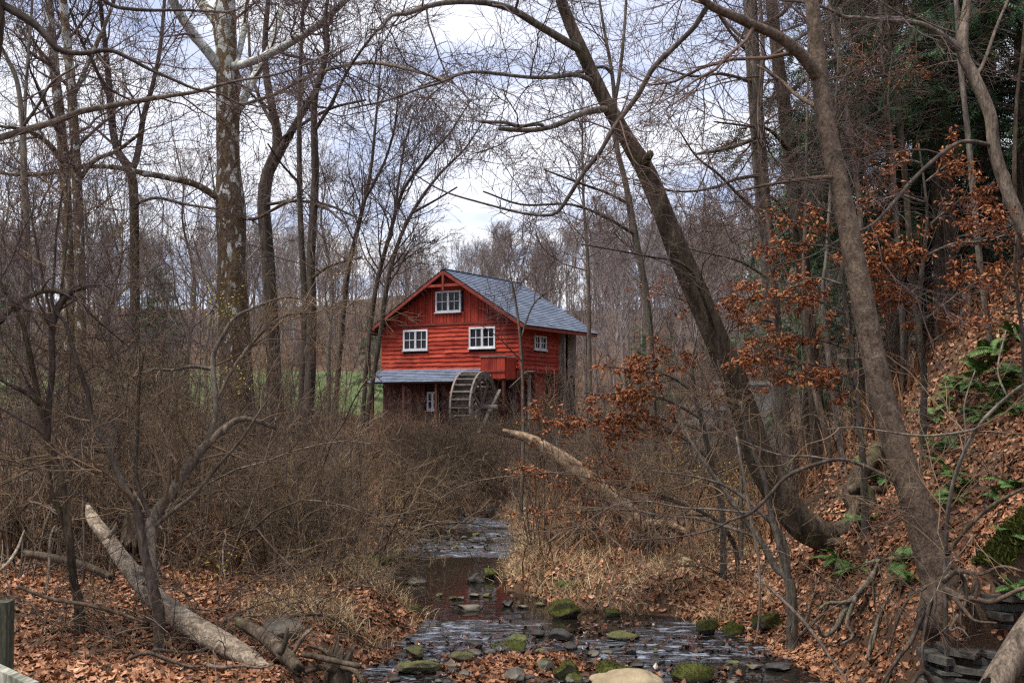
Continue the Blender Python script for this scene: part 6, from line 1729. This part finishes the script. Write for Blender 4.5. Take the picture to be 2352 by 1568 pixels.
tag(ob('moss_patch', mk('moss_patch', V, F, tint=t), M['moss_blade']), 'bright green moss patch on the bank at the right edge', 'moss', kind='stuff')

# ------------------------------------------------------------------ beech saplings that kept their copper leaves
def beech_leaf():
    V = np.array([[0, 0, 0], [.25, .17, -.05], [.6, .20, -.16], [1.0, 0, -.38], [.6, -.20, -.16], [.25, -.17, -.05], [.5, 0, .05]])
    F = np.array([[0, 5, 6], [5, 4, 6], [4, 3, 6], [3, 2, 6], [2, 1, 6], [1, 0, 6]])
    return V, F
BLF = beech_leaf()
def beech(name, label, pts, Y, branches, seed, density=34, twig_n=9, leafy=1.0):
    rg = np.random.default_rng(seed)
    t, path, src = tree(name, label, pts, Y, 'bark_grey', [(b_, by) for b_, by in branches], seed=seed, extend=0, levels=(), knobs=1, flare=.2, sides=8)
    base = np.array(t.location)
    S = np.stack([resample(p, 24) for p in src[1:]])
    Q, R = spawn(rg, S[:, :, :3], S[:, :, 3], twig_n * len(branches), (.25, .65), 6, (30, 60), .12, .0, .6, .0024, .12, flat=.8)
    Q2, R2 = spawn(rg, Q, R, twig_n * len(branches) * 3, (.10, .28), 4, (30, 60), .14, -.03, .7, .002, .1, flat=.5)
    o = ob('twigs', tube_mesh('twigs', [(Q, R, 3), (Q2, R2, 3)], base), M['twig'], t); o["kind"] = "stuff"
    n = int(len(branches) * density * leafy)
    allp = np.concatenate([Q[:, 2:].reshape(-1, 3), Q2[:, 1:].reshape(-1, 3), S[:, 10:, :3].reshape(-1, 3)])
    # leaves gather in sprays: some places of the twigs are full, others bare
    wgt = sstep(-.7, .5, fbm(allp[:, 0] * 1.3 + seed, allp[:, 2] * 1.9 + allp[:, 1], 2.0, seed * .37)) + .03
    ix = rg.choice(len(allp), n, p=wgt / wgt.sum())
    pp = allp[ix] + rg.normal(size=(n, 3)) * .012
    dx_ = unit(rg.normal(size=(n, 3)) * np.array([1, 1, .35]) + np.array([0, 0, -.75])); side_ = unit(np.cross(dx_, rg.normal(size=(n, 3)))); Rm = np.stack([dx_, side_, np.cross(dx_, side_)], 2)
    sz = rg.uniform(.036, .068, n); tt = np.clip(rg.beta(2, 2, n) + .1 * fbm(pp[:, 0], pp[:, 2], 3, 2), 0, 1)
    k = min(n, 40)
    V, F, ti = scatter(BLF, pp[k:] - base, Rm[k:], sz[k:], tt[k:])
    o = ob('leaves', mk('leaves', V, F, smooth=False, tint=ti), M['beech_leaf'], t); o["kind"] = "stuff"
    for i in range(k):
        key = ('b', int(tt[i] * 5))
        if key not in leaf_me: leaf_me[key] = mk('leaf', BLF[0], BLF[1], smooth=False, tint=np.full(7, key[1] / 5))
        lo = ob('leaf', leaf_me[key], M['beech_leaf'], t)
        lo.matrix_local = Matrix([[*(Rm[i][r] * sz[i]), pp[i][r] - base[r]] for r in range(3)] + [[0, 0, 0, 1]])
    return t
beech('beech_sapling', 'copper leaved beech sapling with layered sprays left of the big brown trunk',
      [(1985, 1120, 20), (1975, 980, 18), (1960, 860, 16), (1945, 740, 13), (1935, 620, 10), (1940, 520, 7), (1950, 430, 4)], (11.5, 11),
      [([(1962, 870, 7), (1900, 845, 6), (1830, 830, 6), (1760, 820, 5), (1700, 830, 4)], (11.2, 10.6)), ([(1955, 800, 7), (1880, 780, 6), (1820, 780, 5), (1770, 770, 4)], (11.2, 11)),
       ([(1948, 720, 7), (1880, 690, 6), (1800, 682, 5), (1740, 682, 4), (1696, 690, 3)], (11.1, 10.6)), ([(1942, 660, 6), (1880, 640, 5), (1820, 660, 4)], (11, 11.4)),
       ([(1938, 580, 6), (1880, 530, 5), (1830, 510, 4), (1770, 490, 4), (1745, 480, 3)], (11, 10.7)), ([(1938, 560, 5), (1870, 560, 5), (1810, 560, 4), (1770, 570, 3)], (11, 10.6)),
       ([(1942, 500, 5), (1880, 480, 4), (1820, 460, 3), (1780, 455, 3)], (11, 10.8)), ([(1970, 930, 6), (1900, 880, 5), (1840, 870, 4), (1780, 850, 3)], (11.3, 10.8))], 81, 350, 16)
beech('beech_sapling', 'copper leaved beech sapling right of the big brown trunk before the hemlock',
      [(2120, 1010, 20), (2122, 860, 17), (2110, 720, 15), (2120, 600, 12), (2130, 500, 9), (2120, 400, 6), (2110, 330, 4)], (12.0, 11.4),
      [([(2115, 700, 7), (2060, 640, 6), (2010, 600, 5), (1980, 610, 3)], (11.8, 11.2)), ([(2118, 640, 7), (2060, 560, 6), (2010, 530, 5)], (11.7, 11)), ([(2122, 590, 7), (2190, 560, 6), (2250, 555, 5), (2310, 540, 4)], (11.6, 11)),
       ([(2128, 520, 6), (2190, 470, 5), (2240, 440, 4)], (11.6, 11.4)), ([(2124, 470, 6), (2070, 450, 5), (2020, 460, 4)], (11.6, 11.3)), ([(2120, 420, 5), (2160, 390, 4), (2190, 370, 3)], (11.5, 11.3)),
       ([(2112, 740, 6), (2180, 690, 5), (2240, 650, 5), (2300, 640, 4)], (11.8, 11.3)), ([(2110, 380, 5), (2080, 370, 4), (2050, 385, 3)], (11.5, 11.5)), ([(2115, 800, 6), (2180, 760, 5), (2230, 740, 4)], (11.9, 11.4)), ([(2116, 660, 6), (2060, 690, 5), (2010, 680, 4)], (11.8, 11.4))], 82, 350, 16)
beech('beech_sapling', 'copper leaved beech sapling reaching low over the stream below the mill',
      [(1660, 1185, 16), (1640, 1090, 15), (1620, 1000, 13), (1600, 920, 11), (1590, 840, 8), (1600, 770, 5)], (13.0, 12.6),
      [([(1610, 950, 7), (1530, 915, 6), (1450, 900, 5), (1380, 905, 4), (1340, 900, 3)], (12.9, 12)), ([(1615, 990, 7), (1540, 965, 6), (1450, 955, 5), (1360, 968, 5), (1280, 970, 4), (1215, 960, 3)], (12.9, 12)),
       ([(1600, 900, 6), (1530, 860, 5), (1460, 850, 4), (1390, 840, 3)], (12.8, 12.2)), ([(1630, 1050, 6), (1560, 1000, 5), (1480, 985, 4), (1400, 1000, 3)], (13, 12.4)),
       ([(1595, 860, 5), (1530, 830, 4), (1480, 830, 3)], (12.7, 12.5)), ([(1605, 930, 5), (1670, 900, 4), (1720, 890, 3)], (12.9, 13))], 83, 560, 18)
beech('beech_sapling', 'sparse copper leaved beech sapling low at the stream\'s right bank',
      [(1690, 1262, 12), (1650, 1200, 10), (1600, 1170, 9), (1540, 1150, 7), (1470, 1130, 5)], (13.2, 12.6),
      [([(1600, 1170, 6), (1500, 1130, 5), (1400, 1110, 4), (1290, 1085, 3), (1210, 1090, 2)], (12.9, 12.2)), ([(1620, 1185, 5), (1520, 1180, 4), (1400, 1170, 4), (1280, 1180, 3), (1215, 1190, 2)], (13, 12.4)),
       ([(1560, 1155, 4), (1480, 1120, 4), (1430, 1090, 3), (1390, 1060, 2)], (12.8, 12.6))], 84, 230, 14)
beech('beech_sapling', 'small copper leaved beech sapling at the right edge of the slope',
      [(2350, 800, 12), (2340, 700, 10), (2330, 620, 8), (2335, 540, 5)], (11, 10.8),
      [([(2335, 660, 5), (2290, 640, 4), (2240, 640, 3)], (10.9, 10.6)), ([(2332, 600, 5), (2370, 560, 4), (2400, 540, 3)], (10.9, 10.8)), ([(2334, 560, 4), (2300, 520, 3), (2270, 510, 2)], (10.8, 10.6)), ([(2345, 720, 5), (2290, 720, 4), (2240, 730, 3)], (11, 10.6)),
       ([(2340, 700, 5), (2370, 640, 4), (2390, 600, 3)], (11, 10.8))], 85, 260, 12)
beech('beech_sapling', 'copper leaved sprays high up against the hemlock by the slim stems',
      [(2070, 700, 10), (2060, 500, 9), (2050, 350, 8), (2040, 220, 6), (2050, 120, 4)], (15.2, 15),
      [([(2046, 250, 4), (2010, 190, 4), (1980, 130, 3), (1960, 110, 2)], (15, 14.6)), ([(2044, 220, 4), (2080, 170, 3), (2110, 125, 3)], (15, 14.6)), ([(2050, 330, 4), (2000, 330, 3), (1960, 350, 2)], (15, 14.6)), ([(2046, 180, 3), (2070, 165, 3), (2090, 160, 2)], (15, 14.8))], 86, 120, 10)
beech('beech_sapling', 'small copper leaved beech sapling before the leaning trunk\'s middle',
      [(1700, 1010, 10), (1680, 880, 9), (1650, 780, 7), (1620, 700, 5), (1610, 640, 3)], (14, 13.6),
      [([(1640, 750, 4), (1590, 700, 4), (1540, 680, 3), (1490, 672, 2)], (13.8, 13.4)), ([(1650, 780, 4), (1700, 740, 3), (1740, 720, 2)], (13.8, 13.6)), ([(1625, 700, 4), (1660, 680, 3), (1690, 690, 2)], (13.7, 13.5))], 87, 130, 12)

# ------------------------------------------------------------------ hemlocks
def needle_spray(k=7):
    V, F = [], []
    for i in range(k):                                    # a flat frond of needle tufts along a twig
        x_ = i / k
        for sg in (-1, 1):
            c = len(V); w = .11
            V += [(x_, 0, 0), (x_ + .05, sg * .09, -.01), (x_ + .14, sg * (.30 * (1 - x_ * .7)), -.05 - .05 * x_), (x_ + .12, sg * .06, 0)]
            F += [[c, c + 1, c + 2, c + 3]]
    return np.array(V), np.array(F)
NS = needle_spray()
def hemlock_proto(seed, H=13, dens=1.0):
    rg = np.random.default_rng(seed)
    t = thing('hemlock_tree', 'x', 'tree')
    pts = np.array([[0, 0, -.4, .2], [.05, .03, H * .3, .16], [0, .05, H * .65, .1], [.05, 0, H, .02]])
    path = smooth_path(pts, n=30)
    V, F = trunk_mesh(path, 8, .06, rg, 2, .3); ob('trunk', mk('trunk', V, F), M['bark_dark'], t)
    n = int(95 * dens)
    zf = rg.uniform(.12, .98, n); a = rg.uniform(0, 6.28, n)
    p0 = np.stack([np.zeros(n), np.zeros(n), zf * H], 1); L = (1 - zf) ** .7 * H * .26 * rg.uniform(.7, 1.15, n) + .3
    d = np.stack([np.cos(a), np.sin(a), np.full(n, .12)], 1); K = 8
    Q = np.empty((n, K, 3)); Q[:, 0] = p0
    for j in range(1, K):
        d = unit(d + rg.normal(size=(n, 3)) * .06 + np.array([0, 0, -.075])); Q[:, j] = Q[:, j - 1] + d * (L / (K - 1))[:, None]
    R = np.linspace(.022, .004, K)[None] * (L / L.max())[:, None] + .004
    Q1, R1 = spawn(rg, Q, R, int(n * 11), (.35, 1.0), 5, (35, 65), .1, -.06, .6, .003, .08, flat=.8)
    o = ob('branches', tube_mesh('branches', [(Q, R, 4), (Q1, R1, 3)], (0, 0, 0)), M['twig'], t); o["kind"] = "stuff"
    src = np.concatenate([Q1[:, 1:].reshape(-1, 3), Q[:, 3:].reshape(-1, 3)]); dr = np.concatenate([(Q1[:, 1:] - Q1[:, :-1]).reshape(-1, 3), (Q[:, 3:] - Q[:, 2:-1]).reshape(-1, 3)])
    m = int(len(src) * 1.5); ix = rg.integers(0, len(src), m)
    dx_ = unit(unit(dr[ix]) + rg.normal(size=(m, 3)) * .55 + np.array([0, 0, -.25])); zz_ = unit(np.array([[0, 0, 1.0]]) + rg.normal(size=(m, 3)) * .35)
    sd_ = unit(np.cross(zz_, dx_)); Rm = np.stack([dx_, sd_, np.cross(dx_, sd_)], 2)
    V, F, ti = scatter(NS, src[ix], Rm, rg.uniform(.18, .36, m), np.clip(rg.beta(2, 2, m), 0, 1))
    o = ob('crown', mk('crown', V, F, smooth=False, tint=ti), M['needles'], t); o["kind"] = "stuff"
    return t
hem = hemlock_proto(91, 13)
hspots = [(2060, 19.5, 1.0, 'dark green hemlock at upper right, leftmost of the row'), (2180, 18, 1.05, 'dark green hemlock at upper right, second of the row'), (2290, 20, 1.1, 'dark green hemlock at upper right, third of the row'),
          (2380, 17, 1.0, 'dark green hemlock at upper right, by the picture\'s edge'), (2130, 24, 1.1, 'dark green hemlock behind the row at upper right, the left one'), (2260, 25, 1.15, 'dark green hemlock behind the row at upper right, the right one'),
          (1990, 23, .75, 'small dark hemlock left of the row at upper right'), (1850, 32, .75, 'hemlock seen between the two close trunks and the big brown trunk'), (1780, 40, .35, 'small dim evergreen low between the trunks right of the mill'),
          (375, 42, .42, 'small dim evergreen behind the brush left of the great sycamore'), (350, 47, .5, 'second dim evergreen behind the brush, left of the great sycamore'), (-10, 34, .42, 'evergreen at the left edge before the lawn'), (850, 62, .35, 'dim evergreen beside the lawn left of the mill'),
          (1470, 54, .34, 'small evergreen right behind the mill'), (1540, 50, .3, 'second small evergreen right behind the mill')]
for k, (x_, Y_, s_, lab) in enumerate(hspots):
    X_ = (x_ - 1176) / FPX * Y_; loc = (X_, Y_, float(height(X_, Y_)) - .1)
    if k == 0:
        hem.location = loc; hem.scale = (s_, s_, s_); hem["label"] = lab; hem["group"] = 'hemlocks'
    else: dup(hem, loc, fr.uniform(0, 6.28), (s_, s_, s_), lab, 'hemlocks')

# ------------------------------------------------------------------ last yellow green leaves in the brush
def sprinkle(centres, n, rad, label, name, size=(.02, .045)):
    pts = []
    for x_, y_, Y_ in centres:
        c = P(x_, y_, Y_); pts.append(c + rng.normal(size=(n, 3)) * rad)
    pts = np.concatenate(pts); q = len(pts)
    z_ = unit(rng.normal(size=(q, 3)) + np.array([0, 0, .6])); a_ = unit(np.cross(z_, rng.normal(size=(q, 3))))
    V, F, t = scatter(BLF, pts, np.stack([a_, np.cross(z_, a_), z_], 2), rng.uniform(*size, q), np.clip(rng.beta(2, 2, q), 0, 1))
    tag(ob(name, mk(name, V, F, smooth=False, tint=t), M['yellow_leaf']), label, 'leaves', kind='stuff')
sprinkle([(1190, 985, 30), (1160, 960, 32), (1230, 950, 31), (1140, 990, 33), (505, 705, 14), (520, 700, 14), (500, 1310, 12), (1260, 930, 30), (680, 1180, 14), (420, 960, 15), (540, 870, 15), (1560, 1040, 18), (1620, 1080, 16), (1700, 1120, 14)], 70, .16, 'scattered yellow green leaves still hanging in the brush', 'yellow_leaves')
